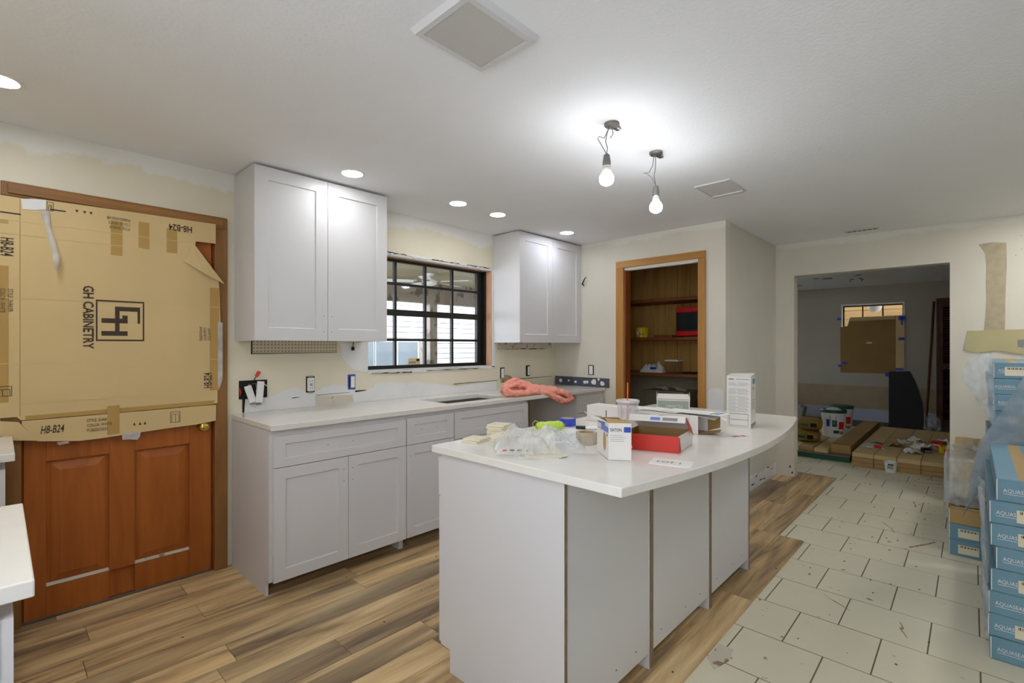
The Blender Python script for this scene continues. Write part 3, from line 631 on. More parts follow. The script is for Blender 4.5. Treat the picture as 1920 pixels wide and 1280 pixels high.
tag(o, 'white quartz island top with a curved overhanging side', 'countertop')

# ------------------------------------------------------------------ counters at the left edge, either side of the stove gap
def left_run(y0, y1, lab_c, lab_t):
    t = thing('base_cabinet', lab_c, 'cabinet', (.0, y0, 0), math.pi / 2, 'base cabinets along the left wall'); wd = y1 - y0 - .02; d = .60; h = .909
    side_panel(t, .01, d, h); side_panel(t, wd - .006, d, h)
    MB().box(.026, wd - .006, .0, .02, .1, h).build('face_panel', M['cab'], t, world=False)
    MB().box(.026, wd - .006, .02, d, .09, .106).build('bottom_panel', M['cabin'], t, world=False)
    shaker('drawer_front', t, .014, wd + .004, .73, .88); shaker('door', t, .014, wd + .004, .09, .724)
    o = MB().box(-.618, .046, y0, y1, .911, .943).build('countertop', M['quartz'], None, loc=(-.29, (y0 + y1) / 2, .911), bevel=.003); tag(o, lab_t, 'countertop')
left_run(1.245, 1.875, 'white base cabinet at the left frame edge nearest the camera', 'white quartz counter end nearest the camera at the left edge')
left_run(2.765, 3.30, 'white base cabinet at the left beside the brown door', 'short white counter at the left edge beside the brown door')

# ================================================================== lamps and ceiling fittings
glow = bpy.data.materials.new('lamp_glow'); glow.use_nodes = True
def emitter(name, col, s):
    m = bpy.data.materials.new(name); m.use_nodes = True; N = m.node_tree.nodes; L = m.node_tree.links
    N.remove(N['Principled BSDF']); e = N.new('ShaderNodeEmission'); e.inputs[1].default_value = s
    nz = N.new('ShaderNodeTexNoise'); nz.inputs['Scale'].default_value = 5; rp = N.new('ShaderNodeValToRGB')
    rp.color_ramp.elements[0].color = tuple(c * .97 for c in col) + (1,); rp.color_ramp.elements[1].color = tuple(col) + (1,)
    L.new(nz.outputs['Fac'], rp.inputs['Fac']); L.new(rp.outputs['Color'], e.inputs[0]); L.new(e.outputs[0], N['Material Output'].inputs[0]); return m
EMF = emitter('downlight_soft', (.93, .965, 1.0), DOWNLIGHT * .58); EM_FILL_LEFT = emitter('added_fill_left', (.91, .955, 1.0), DOWNLIGHT); EMC = emitter('downlight_cool', (.82, .885, 1.0), DOWNLIGHT * .62); EM_FILL_RIGHT = emitter('added_fill_right', (.97, .98, 1.0), DOWNLIGHT * 1.45); EB = emitter('bulb_glow', (.93, .965, 1.0), BULB)  # two of these emitters serve only the added fill lamps
def downlight(x, y, label, em, group='recessed ceiling lamps'):
    t = thing('recessed_light', label, 'ceiling light', (x, y, H), 0, group)
    MB().lathe([(.062, -.004), (.076, -.004), (.078, 0), (.062, 0), (.062, -.004)], (x, y, H), 28, caps=False).build('trim_ring', M['white'], t)
    MB().lathe([(.0, -.0005), (.062, -.0005), (.062, -.003), (.0, -.003)], (x, y, H), 28).build('lens', em, t)
downlight(1.512, 2.795, 'lit recessed lamp in front of the tall left wall cabinet', EMF)
downlight(2.375, 2.805, 'lit recessed lamp in front of the window, the left one of the middle pair', EMF)
downlight(2.80, 2.81, 'lit recessed lamp in front of the window, the right one of the middle pair', EMF)
downlight(3.70, 2.785, 'lit recessed lamp in front of the pantry corner cabinet', EMC)
downlight(.0, 2.845, 'lit recessed lamp at the left frame edge above the brown door', EMC)
for x, y, n in ((-.12, 1.2, 'left front'), (-.33, 2.05, 'left corner'), (3.72, -.38, 'right front'), (5.1, -.5, 'far right'), (4.5, -1.3, 'right rear'), (5.2, -1.7, 'far right rear')):  # unseen lamps added outside the frame to lift the left side, tiles and far wall
    downlight(x, y, 'added recessed fill lamp out of view, the %s one' % n, EM_FILL_RIGHT if 'right' in n else EM_FILL_LEFT, 'added fill lamps out of view')

def pendant(x, y, label, zb, tilt, wires, sockm):
    t = thing('hanging_bulb', label, 'bare bulb', (x, y, H), 0, 'bare bulbs hanging over the island')
    MB().lathe([(.0, 0), (.036, 0), (.036, -.010), (.03, -.016), (.0, -.016)], (x, y, H), 18).build('ceiling_bracket', M['sock'] if sockm == 'sock' else M['steel'], t)
    MB().box(x + .02, x + .065, y - .014, y + .012, H - .016, H - .004).build('bracket_arm', M['steel'], t, bevel=.003)
    for w_ in wires: MB().tube(w_, .0022, 6).build('wire', M['wire'], t)
    bx, by = x + tilt[0], y + tilt[1]
    MB().lathe([(.006, .112), (.014, .105), (.019, .075), (.020, .052), (.018, .05), (.0, .05)][::-1], (bx, by, zb), 16).build('socket', M[sockm], t, smooth=False)
    MB().lathe([(.0165, .05), (.0185, .032), (.024, .018)], (bx, by, zb), 18).build('bulb_base', M['white'], t, smooth=True)
    MB().lathe([(.024, .018), (.031, .008), (.0345, -.005), (.034, -.018), (.028, -.030), (.016, -.038), (.0, -.041)], (bx, by, zb), 22).build('bulb_globe', EB, t, smooth=True)
z1, z2 = 2.178, 2.148
pendant(2.03, 1.26, 'lit bare bulb hanging over the island, nearer one with the dark socket', z1, (-.026, .012), [
    [(2.02, 1.265, 2.425), (2.012, 1.275, 2.39), (2.004, 1.278, 2.35), (2.008, 1.27, 2.32), (2.004, 1.272, z1 + .11)],
    [(2.025, 1.27, 2.425), (2.01, 1.29, 2.37), (1.985, 1.30, 2.375), (1.975, 1.305, 2.365), (1.99, 1.285, 2.32), (2.004, 1.272, z1 + .11)],
    [(2.03, 1.26, 2.425), (2.035, 1.255, 2.39), (2.025, 1.265, 2.37)]], 'sock')
pendant(2.50, 1.27, 'lit bare bulb hanging over the island, farther one with the pale socket', z2, (.012, .006), [
    [(2.495, 1.28, 2.425), (2.492, 1.284, 2.37), (2.48, 1.30, 2.33), (2.455, 1.325, 2.325)],
    [(2.455, 1.325, 2.325), (2.475, 1.31, 2.325), (2.495, 1.29, 2.30), (2.510, 1.274, z2 + .11)],
    [(2.50, 1.272, 2.425), (2.505, 1.275, 2.36), (2.498, 1.28, 2.31), (2.512, 1.276, z2 + .11)]], 'steel')

def ceiling_cover(name, label, x0, x1, y0, y1, drop, frame):
    t = thing(name, label, 'vent', ((x0 + x1) / 2, (y0 + y1) / 2, H)); z = H - drop
    a = frame * .35
    O = [(x0, y0), (x1, y0), (x1, y1), (x0, y1)]; I1 = [(x0 + a, y0 + a), (x1 - a, y0 + a), (x1 - a, y1 - a), (x0 + a, y1 - a)]; I2 = [(x0 + frame, y0 + frame), (x1 - frame, y0 + frame), (x1 - frame, y1 - frame), (x0 + frame, y1 - frame)]
    vs = [(x, y, H) for x, y in O] + [(x, y, z) for x, y in I1] + [(x, y, z) for x, y in I2] + [(x, y, z + .006) for x, y in I2]
    fs = [q for k in range(4) for q in ((k, (k + 1) % 4, 4 + (k + 1) % 4, 4 + k), (4 + k, 4 + (k + 1) % 4, 8 + (k + 1) % 4, 8 + k), (8 + k, 8 + (k + 1) % 4, 12 + (k + 1) % 4, 12 + k))]
    MB().add(vs, fs).build('frame', M['lidw'], t)
    MB().box(x0 + frame + .001, x1 - frame - .001, y0 + frame + .001, y1 - frame - .001, z + .002, z + .006).build('grille', M['grille'] if drop > .01 else M['lidw'], t, bevel=.001)
    return t
ceiling_cover('speaker_grille', 'large rectangular speaker grille with white frame in the ceiling above the island', .955, 1.285, 1.085, 1.378, .020, .032)
t = ceiling_cover('ceiling_vent', 'flat white ceiling vent cover beyond the bare bulbs', 3.215, 3.545, 1.125, 1.36, .008, .012)
MB().box(3.50, 3.535, 1.14, 1.345, H - .014, H - .006).build('cover_ridge', M['lidw'], t)
t = thing('slot_vent', 'narrow slotted vent in the ceiling near the wide opening', 'vent', (5.485, .745, H))
MB().box(5.455, 5.515, .617, .87, H - .006, H - .0005).build('frame', M['grille'], t)
for k in range(6): MB().box(5.465, 5.505, .63 + k * .038, .655 + k * .038, H - .008, H - .006).build('slat', M['sock'], t)

# ------------------------------------------------------------------ electrical fittings
def device_box(label, x, z, kind):
    t = thing('wall_outlet', label, 'outlet', (x, WY, z), 0, 'uncovered outlets on the window wall')
    w2, h2 = .030, .056
    MB().box(x - w2, x + w2, WY - .0035, WY + .0, z - h2, z + h2).build('box_rim', M['bluet'] if kind == 'blue' else M['dark'], t)
    if kind == 'gfci':
        b = MB().box(x - .024, x + .024, WY - .016, WY - .0035, z - .046, z + .046).build('receptacle', M['white'], t, bevel=.003)
        for dz in (.024, -.024):
            for dx in (-.008, .008): MB().box(x + dx - .0012, x + dx + .0012, WY - .0168, WY - .016, z + dz - .005, z + dz + .005).build('slot', M['black'], b)
        MB().box(x - .009, x + .009, WY - .0172, WY - .016, z + .001, z + .006).build('reset_button', M['redm'], b); MB().box(x - .009, x + .009, WY - .0172, WY - .016, z - .008, z - .003).build('test_button', M['black'], b)
        for dz in (.054, -.054): MB().box(x - .018, x + .018, WY - .012, WY - .008, z + dz - .006, z + dz + .006).build('mounting_ear', M['steel'], t)
    elif kind == 'blue':
        MB().box(x - .021, x - .008, WY - .0042, WY - .0035, z - .042, z + .042).build('dark_gap', M['dark'], t)
        MB().box(x - .008, x + .024, WY - .006, WY - .0035, z - .042, z + .042).build('cover', M['white'], t)
    else:
        MB().box(x - .006 if kind == 'dark' else x - .018, x + .02, WY - .010, WY - .0035, z - .045, z + .045).build('switch', M['white'], t, bevel=.002)
    return t
device_box('white outlet in a dark box above the left counter', 1.503, 1.10, 'gfci')
device_box('blue rimmed empty wall bracket left of the window', 1.815, 1.10, 'blue')
device_box('white switch in a dark box right of the window', 3.42, 1.10, 'switch')
device_box('half open dark switch box behind the pink towel', 3.80, 1.11, 'dark')
t = thing('wall_outlet', 'white switch on the beige wall above the slate strip', 'outlet', (PXW, 2.892, 1.06))
MB().box(PXW - .0035, PXW, 2.858, 2.926, 1.065, 1.168).build('box_rim', M['dark'], t); MB().box(PXW - .010, PXW - .0035, 2.868, 2.912, 1.072, 1.160).build('switch', M['white'], t, bevel=.002)
t = thing('junction_box', 'open junction box with two dangling white switches above the left counter', 'outlet', (1.128, WY, 1.03))
MB().box(1.046, 1.216, WY - .002, WY + .0, 1.03, 1.148).build('open_box', M['dark'], t)
for q, (xa, za, xb, zb) in enumerate(((1.085, 1.115, 1.115, 1.01), (1.165, 1.14, 1.150, 1.005))):
    v = Vector((xb - xa, 0, zb - za)).normalized(); s = Vector((-v.z, 0, v.x)) * -.021
    a, b = Vector((xa, WY - .03, za)), Vector((xb, WY - .04, zb))
    o = MB().quad(a - s, a + s, b + s, b - s, .012).build('switch', M['white'], t, bevel=.002)
    MB().box(xb - .014, xb + .014, WY - .042, WY - .030, zb - .014, zb - .002).build('mounting_ear', M['steel'], o)
random.seed(4)
for k in range(7):
    x = 1.06 + k * .022; MB().tube([(x, WY - .002, random.uniform(1.05, 1.13)), (x + random.uniform(-.02, .02), WY - .022, random.uniform(1.08, 1.14)), (x + random.uniform(-.02, .03), WY - .026, random.uniform(1.05, 1.14))], .003, 6).build('wire', M['redwire'] if k == 0 else (M['wire'] if k % 2 else M['white']), t)
wn = MB().tube([(1.13, WY - .005, 1.14), (1.128, WY - .03, 1.155), (1.137, WY - .035, 1.175)], .0025, 6).build('wire', M['dark'], t)
MB().tube([(1.137, WY - .035, 1.172), (1.155, WY - .037, 1.205)], [.010, .012], 8).build('wire_nut', M['redwire'], wn)
t = thing('wall_hook', 'small black clip on the wall just under the tall wall cabinet', 'clip', (1.82, WY, 1.335))
MB().box(1.812, 1.83, WY - .02, WY, 1.335, 1.362).build('clip', M['black'], t, bevel=.003); MB().tube([(1.82, WY - .01, 1.36), (1.825, WY - .012, 1.385), (1.822, WY - .012, 1.398)], .003, 6).build('stem', M['black'], t)

# ================================================================== cardboard on the door
cbt = thing('cardboard_sheet', 'large flattened cardboard box taped over the upper half of the brown door', 'cardboard', (.4, 3.335, .9))
Yc = 3.333
def cpart(name, pts, m, y0, y1, parent=None): return MB().prism(pts, y0, y1, 'y').build(name, m, parent or cbt)
main = cpart('main_panel', [(-.13, 1.028), (-.13, 2.085), (.085, 2.082), (.17, 2.092), (.5, 2.10), (.907, 2.107), (.907, 1.988), (.804, 1.988), (.799, 1.962), (.86, 1.872), (.893, 1.823), (.92, 1.79), (.928, 1.70), (.93, 1.6), (.933, 1.51), (.928, 1.30), (.925, 1.2), (.916, 1.095), (.916, 1.022), (.81, 1.016), (.45, 1.012), (.076, 1.010), (.06, 1.028)], M['card'], Yc, Yc + .005)
cpart('bottom_flap', [(.078, 1.007), (.45, 1.009), (.81, 1.013), (.907, 1.012), (.905, .918), (.81, .906), (.65, .9), (.461, .889), (.375, .884), (.289, .882), (.132, .902), (.078, .99)], M['card'], Yc - .008, Yc - .003)
cpart('corner_flap', [(-.1, 1.0), (-.1, .95), (.006, .945), (.032, .921), (.132, .906), (.067, 1.004), (.006, 1.015)], M['card'], Yc - .014, Yc - .010)
MB().add([(.743, Yc - .004, 1.86), (.783, Yc - .004, 1.959), (.799, Yc - .003, 1.962), (.893, Yc - .022, 1.823), (.942, Yc - .045, 1.743), (.837, Yc - .03, 1.801),
          (.743, Yc - .001, 1.86), (.783, Yc - .001, 1.959), (.799, Yc - .0005, 1.962), (.893, Yc - .019, 1.823), (.942, Yc - .042, 1.743), (.837, Yc - .027, 1.801)],
         [(0, 1, 2, 3, 4, 5), (11, 10, 9, 8, 7, 6)] + [(i, (i + 1) % 6, 6 + (i + 1) % 6, 6 + i) for i in range(6)]).build('torn_flap', M['card'], cbt)
for x0, z1, x1, z0 in ((.412, 2.039, .461, 1.854), (.531, 2.054, .579, 1.906), (.659, 2.039, .71, 1.902), (-.12, 1.97, .033, 1.95), (-.01, 1.75, .034, 1.10), (.876, 1.72, .926, 1.10)):
    cpart('packing_tape', [(x0, z0), (x1, z0), (x1, z1), (x0, z1)], M['tapeb'], Yc - .0007, Yc)
cpart('packing_tape', [(.09, 1.03), (.90, 1.04), (.90, 1.016), (.09, 1.012)], M['tapeb'], Yc - .0009, Yc); cpart('packing_tape', [(.397, 1.05), (.447, 1.052), (.447, .90), (.397, .90)], M['tapeb'], Yc - .010, Yc - .008)
for z, a, b in ((1.60, -.13, .925), (1.285, -.13, .92), (1.97, -.13, .80), (1.905, -.13, .55), (1.09, .08, .9)):
    MB().prism([(a, z + (a - .4) * .004), (b, z + (b - .4) * .004), (b, z + .003 + (b - .4) * .004), (a, z + .003 + (a - .4) * .004)], Yc - .0012, Yc, 'y').build('crease', M['card'], cbt)
MB().box(.0705, .0735, Yc - .001, Yc, 1.03, 2.08).build('crease', M['cardd'], cbt)
cpart('clear_tape_scrap', [(.459, .897), (.54, .901), (.535, .87), (.525, .855), (.49, .862), (.459, .864)], M['milky'], Yc - .0095, Yc - .0088)
cpart('clear_tape_scrap', [(.918, 1.518), (.944, 1.51), (.944, 1.168), (.93, 1.12), (.918, 1.10)], M['milky'], Yc - .002, Yc - .0013)
cpart('clear_tape_scrap', [(.20, .887), (.21, .872), (.25, .878), (.24, .888)], M['milky'], Yc - .0095, Yc - .0088)
cpart('white_paper_scrap', [(.076, 2.079), (.12, 2.088), (.162, 2.092), (.162, 2.045), (.12, 2.034), (.08, 2.03)], M['paper'], Yc - .0022, Yc - .0012)
rl = [(.141, 2.034), (.16, 1.958), (.17, 1.894), (.184, 1.816), (.191, 1.744)]; rr = [(.174, 2.04), (.177, 1.961), (.192, 1.897), (.212, 1.806), (.200, 1.745)]
dy = [.003, .016, .026, .034, .042]
mb = MB(); vs = []
for (a, b), (c, d), e in zip(rl, rr, dy): vs += [(a, Yc - e, b), (c, Yc - e - .004, d), (c, Yc - e - .0035, d), (a, Yc - e + .0005, b)]
mb.add(vs, [(i * 4 + k, i * 4 + (k + 1) % 4, (i + 1) * 4 + (k + 1) % 4, (i + 1) * 4 + k) for i in range(4) for k in range(4)] + [(3, 2, 1, 0), (16, 17, 18, 19)])
rb = mb.build('peeling_tape', M['milky'], cbt, smooth=True); rb['label'] = 'peeling strip of shiny packing tape'
X_, Z_ = (1, 0, 0), (0, 0, 1); nX, nZ = (-1, 0, 0), (0, 0, -1)
text_part('lettering', 'GH CABINETRY', .058, (.302, Yc - .001, 1.682), nZ, X_, M['ink'], cbt, sx=.80, bold=.025)
text_part('lettering', 'H8-B24', .052, (.785, Yc - .001, 2.068), nX, nZ, M['ink'], cbt, sx=.72, bold=.015)
text_part('lettering', 'H8-B24', .062, (.008, Yc - .001, 1.885), nZ, X_, M['ink'], cbt, sx=.46, bold=.015)
text_part('lettering', 'H8-B24', .06, (.885, Yc - .0016, 1.115), Z_, nX, M['ink'], cbt, sx=.50, bold=.015)
text_part('lettering', 'H8-B24', .055, (.141, Yc - .009, .937), X_, (.12, 0, 1), M['ink'], cbt, sx=.50, bold=.015)
for i, s in enumerate(('STYLE: SHAKER', 'COLOR: WHITE', 'PO#20210326-H8')):
    text_part('lettering', s, .023, (.315, Yc - .009 - .0021 * (i == 1), .975 - i * .025), X_, Z_, M['ink'], cbt, sx=.62)
    text_part('lettering', s, .022, (.495, Yc - .001, 2.010 + i * .024), nX, nZ, M['ink'], cbt, sx=.60)
    text_part('lettering', s, .022, (.879 - i * .022, Yc - .0016, 1.40), Z_, nX, M['ink'], cbt, sx=.5)
for i, s in enumerate(('STYLE: SHAKER', 'COLOR: WHITE')): text_part('lettering', s, .024, (.032 - i * .026, Yc - .001, 1.642), nZ, X_, M['ink'], cbt, sx=.68)
def logo(x, y): return (.351 + (x - 710) / 365 * .205, 1.612 - (y - 970) / 305 * .217)
for a, b, c, d in ((710, 970, 1075, 982), (710, 1263, 1075, 1275), (710, 982, 722, 1263), (1063, 982, 1075, 1263), (850, 1015, 1042, 1048), (1022, 1048, 1042, 1140), (850, 1048, 884, 1200), (750, 1105, 850, 1140), (884, 1105, 945, 1140), (905, 1080, 945, 1105), (750, 1200, 945, 1235)):
    (p, q), (r_, s_) = logo(a, b), logo(c, d)
    MB().box(p, r_, Yc - .0012, Yc, s_, q).build('logo_bar', M['ink'], cbt)
def icon(x0, x1, z0, z1, y):
    mb = MB(); t = .0022
    for b in ((x0, x1, z0, z0 + t), (x0, x1, z1 - t, z1), (x0, x0 + t, z0 + t, z1 - t), (x1 - t, x1, z0 + t, z1 - t), (x0 + .006, x1 - .006, z1 - .016, z1 - .016 + t), (x0 + (x1 - x0) * .5, x0 + (x1 - x0) * .5 + t, z0 + t, z1 - .018), (x0 + .006, x0 + .006 + t, z0 + t, z1 - .018), (x1 - .008, x1 - .008 + t, z0 + t, z1 - .018)): mb.box(b[0], b[1], y - .001, y, b[2], b[3])
    return mb.build('cabinet_icon', M['ink'], cbt)
icon(.675, .723, .93, .992, Yc - .008); icon(-.02, .045, 1.13, 1.178, Yc - .0007); icon(.165, .19, 2.04, 2.085, Yc)
for x in (.505, .53, .552): MB().prism([(x, .935), (x + .012, .935), (x + .006, .952)], Yc - .009, Yc - .008, 'y').build('arrow_mark', M['ink'], cbt)
for x in (.27, .30, .325): MB().prism([(x, 2.066), (x + .014, 2.066), (x + .007, 2.052)], Yc - .001, Yc, 'y').build('arrow_mark', M['ink'], cbt)
MB().box(.18, .235, Yc - .001, Yc, 2.046, 2.052).build('marker_line', M['black'], cbt); MB().box(-.12, .075, Yc - .0013, Yc - .0005, 2.0, 2.006).build('marker_line', M['black'], cbt)

# ================================================================== pink towel on the counter
tw = MB(); random.seed(2)
def fold(pts, r): tw.tube(pts, r, 10)
fold([(2.90, 2.80, .985), (2.93, 2.86, .995), (3.05, 2.88, .995), (3.2, 2.85, 1.0), (3.32, 2.80, .985), (3.44, 2.77, .972)], [.035, .04, .042, .042, .038, .03])
fold([(2.90, 2.79, .98), (2.96, 2.76, .972), (3.1, 2.762, .972), (3.24, 2.765, .975), (3.38, 2.745, .965), (3.47, 2.715, .945)], [.030, .028, .027, .03, .032, .03])
fold([(2.93, 2.85, .99), (3.0, 2.90, 1.03), (3.1, 2.93, 1.05), (3.19, 2.92, 1.035), (3.27, 2.87, 1.0)], [.035, .034, .034, .036, .03])
fold([(2.98, 2.87, 1.0), (3.05, 2.85, 1.03), (3.14, 2.87, 1.045), (3.2, 2.85, 1.02)], [.03, .028, .028, .028])
fold([(3.32, 2.80, .98), (3.42, 2.73, .975), (3.50, 2.68, .952), (3.565, 2.658, .925), (3.585, 2.655, .89), (3.54, 2.658, .868), (3.47, 2.665, .878), (3.40, 2.685, .915), (3.33, 2.715, .95), (3.25, 2.755, .97)], [.028, .03, .032, .033, .030, .028, .028, .027, .025, .022])
fold([(2.92, 2.775, .968), (3.0, 2.745, .966), (3.12, 2.742, .964), (3.22, 2.75, .966), (3.3, 2.74, .962)], [.016, .020, .019, .02, .016])
fold([(2.95, 2.83, 1.02), (3.03, 2.82, 1.035), (3.1, 2.80, 1.02), (3.2, 2.80, 1.0), (3.3, 2.785, .995)], [.016, .018, .018, .018, .014])
fold([(3.05, 2.92, 1.06), (3.13, 2.90, 1.072), (3.2, 2.88, 1.05), (3.26, 2.84, 1.02)], [.018, .02, .018, .014])
fold([(3.36, 2.76, .985), (3.45, 2.70, .978), (3.52, 2.66, .955), (3.55, 2.645, .92)], [.014, .016, .016, .012])
o = tw.build('pink_towel', M['pink'], None, loc=(3.2, 2.8, .943), smooth=True); tag(o, 'crumpled salmon pink towel lying over the counter edge beside the sink', 'towel')
m_ = o.modifiers.new('remesh', 'REMESH'); m_.mode = 'VOXEL'; m_.voxel_size = .0048; m_.use_smooth_shade = True
tx = bpy.data.textures.new('towel_folds', 'CLOUDS'); tx.noise_scale = .05; tx.noise_depth = 1; dm = o.modifiers.new('folds', 'DISPLACE'); dm.texture = tx; dm.strength = .026; dm.mid_level = .5
sm = o.modifiers.new('soft', 'SMOOTH'); sm.iterations = 2
ty = bpy.data.textures.new('towel_pile', 'CLOUDS'); ty.noise_scale = .012; dn_ = o.modifiers.new('pile', 'DISPLACE'); dn_.texture = ty; dn_.strength = .003; dn_.mid_level = .5

# ================================================================== things on the island
T = .943
random.seed(21)
def tile(x, y, z, a, label, s=.088, th=.0092):
    o = MB().box(-s / 2, s / 2, -s / 2, s / 2, 0, th - .0004).build('sample_tile', M['cream'], None, loc=(x, y, z), rotz=a, world=False, bevel=.001, seg=1)
    tag(o, label, 'tile', 'cream sample tiles on the island')
TN = ['lowest', 'second lowest', 'third', 'fourth', 'fifth', 'sixth', 'topmost']
for k in range(7): tile(1.598 + random.uniform(-.006, .006), 1.595 + random.uniform(-.006, .006), T + k * .0092, .25 + random.uniform(-.08, .08), 'small cream tile in the taller stack on the island corner, %s one counted upwards' % TN[k])
for k in range(5): tile(1.515 + random.uniform(-.005, .005), 1.475 + random.uniform(-.004, .004), T + k * .0092, .1 + random.uniform(-.12, .12), 'small cream tile in the lower stack beside the plastic bag, %s one counted upwards' % (TN[k] if k < 4 else 'topmost'))
tile(1.462, 1.610, T, .15, 'cream tile at the bottom of the low pair nearest the island corner'); tile(1.468, 1.608, T + .0092, .28, 'cream tile on top of the low pair nearest the island corner')
for k, (x, y, a) in enumerate(((1.70, 1.52, .7), (1.735, 1.455, .45))): tile(x, y, T, a, ['cream tile lying flat just behind the plastic bag', 'cream tile lying flat between the plastic bag and the twine'][k], .10)
# papers under the bag
random.seed(8)
for k in range(4):
    o = MB().box(-.10, .10, -.075, .075, 0, .0022).build('paper_sheet', M['cream'] if k % 2 else M['paper'], None, loc=(1.475 + k * .004, 1.255 - k * .004, T + k * .0026), rotz=.75 + k * .07, world=False)
    tag(o, 'sheet of paper under the plastic bag, %s of the pile' % ('lowest', 'second', 'third', 'topmost')[k], 'paper', 'papers under the plastic bag')
bag = thing('plastic_bag', 'crumpled milky and clear plastic bag lying on papers near the island end', 'bag', (1.52, 1.29, T))
def bagf(u, v):
    x = (u - .5) * .36; y = (v - .5) * .25
    e = (math.sin(math.pi * u) ** .55) * (math.sin(math.pi * v) ** .55)
    n1 = abs(smooth_noise((u * 3.1, v * 2.7, .4))); n2 = abs(smooth_noise((u * 9, v * 8, 1.7))); n3 = abs(smooth_noise((u * 19, v * 17, 4.7)))
    z = .0125 + e * (.028 + .085 * n1 + .035 * n2 + .014 * n3 + .04 * max(0, math.sin(u * 5.2 + v * 1.3)))
    x += .02 * smooth_noise((u * 6, v * 6, 9)); y += .02 * smooth_noise((u * 6, v * 6, 19))
    a = -.72; return (x * math.cos(a) - y * math.sin(a), x * math.sin(a) + y * math.cos(a), z)
MB().grid(lambda u, v: bagf(u * .62, v), 30, 34).build('milky_half', M['milky'], bag, world=False)
MB().grid(lambda u, v: bagf(.62 + u * .38, v), 20, 34).build('clear_half', M['bagclear'], bag, world=False)
for k in range(7):
    p = bagf(.10 + k * .05, .05); q = bagf(.13 + k * .05, .05)
    if k != 3: MB().quad((p[0] - .004, p[1] - .006, .020), (q[0] - .004, q[1] - .006, .020), (q[0] - .004, q[1] - .006, .028), (p[0] - .004, p[1] - .006, .028), .0006).build('print_mark', M['black'] if k else M['red'], bag, world=False)
# printed instruction sheets
def sheet(x, y, a, w_, h_, label, marks=(), m=None, z=T):
    o = MB().box(-w_ / 2, w_ / 2, -h_ / 2, h_ / 2, 0, .0012).build('paper_sheet', m or M['paper'], None, loc=(x, y, z), rotz=a, world=False); tag(o, label, 'paper')
    for (mx0, mx1, my0, my1, mm) in marks: MB().box(mx0, mx1, my0, my1, .0012, .0016).build('print', M[mm], o, world=False)
    return o
sheet(1.735, 1.36, -.85, .20, .13, 'white instruction leaflet with grey print beside the clear tape roll', [(-.04 + k * .016, -.03 + k * .016, -.05 + k * .012, .01 + k * .012, 'greyink') for k in range(5)] + [(-.08, -.05, -.05, .05, 'greyink')])
sheet(2.02, 1.44, -.5, .22, .12, 'blank white sheet lying under the marker pen', z=T)
# rolls
def roll(name, label, x, y, r, h, m, core, ri=.036):
    t = thing(name, label, 'tape', (x, y, T))
    MB().lathe([(ri, 0), (r, 0), (r, h), (ri, h), (ri, 0)], (x, y, T), 32, caps=False).build('tape', m, t, bevel=.001)
    MB().lathe([(ri - .003, .001), (ri, .001), (ri, h - .001), (ri - .003, h - .001), (ri - .003, .001)], (x, y, T), 32, caps=False).build('core', core, t)
    return t
roll('tape_roll', 'blue painters tape roll near the back edge of the island', 2.098, 1.575, .044, .040, M['bluet'], M['card'])
roll('tape_roll', 'clear packing tape roll beside the electrical carton', 1.768, 1.225, .046, .051, film('clear_tape', (226, 214, 192), .85, .2), M['cardd'], .034)
tg = thing('twine_spool', 'neon green twine wound on a spool lying on the island', 'twine', (1.90, 1.535, T), -.55)
MB().lathe([(.010, -.072), (.018, -.068), (.024, -.05), (.021, -.025), (.025, -.004), (.0225, .02), (.025, .045), (.019, .062), (.016, .066)], (0, 0, .0255), 18, 'x').build('twine', M['green'], tg, world=False, smooth=True)
MB().lathe([(.009, -.076), (.009, .078)], (0, 0, .0255), 12, 'x').build('core', M['cardd'], tg, world=False)
MB().tube([(-.06, .0, .047), (-.078, .004, .056), (-.09, .006, .04), (-.088, .0, .018), (-.07, -.012, .005)], .0012, 6).build('loose_end', M['green'], tg, world=False)
mk = thing('marker_pen', 'black capped white marker pen lying on the white sheet', 'pen', (2.06, 1.42, T + .0016), -1.05)
MB().lathe([(.006, 0), (.0085, .004), (.0085, .05), (0, .05)], (-.06, 0, .0088), 12, 'x').build('cap', M['black'], mk, world=False); MB().lathe([(.0078, 0), (.0078, .075), (.004, .08), (0, .08)], (-.01, 0, .0088), 12, 'x').build('barrel', M['white'], mk, world=False)

def open_box(t, pts, h, m, inner, th=.002):
    """a carton from its four base corners (room coordinates)"""
    c = Vector((sum(p[0] for p in pts) / 4, sum(p[1] for p in pts) / 4, 0)); ps = [Vector((p[0], p[1], 0)) for p in pts]
    for i in range(4):
        a, b = ps[i], ps[(i + 1) % 4]; n = Vector(((a + b) / 2 - c)); d = (b - a).normalized(); nn = Vector((d.y, -d.x, 0))
        if nn.dot(n) < 0: nn = -nn
        vs = [a, b, b - nn * th, a - nn * th]
        MB().prism([(v.x, v.y) for v in vs], T, T + h).build('panel', m if not isinstance(m, list) else m[i], t)
        inn = [v - nn * (th + .0004) for v in (a, b)]; inn = [inn[0] + d * .003, inn[1] - d * .003]
        MB().prism([(v.x, v.y) for v in (inn[0], inn[1], inn[1] - nn * .0006, inn[0] - nn * .0006)], T + .002, T + h - .001).build('inner_face', inner, t)
    MB().prism([(p.x, p.y) for p in ps], T, T + .0015).build('bottom', inner, t)
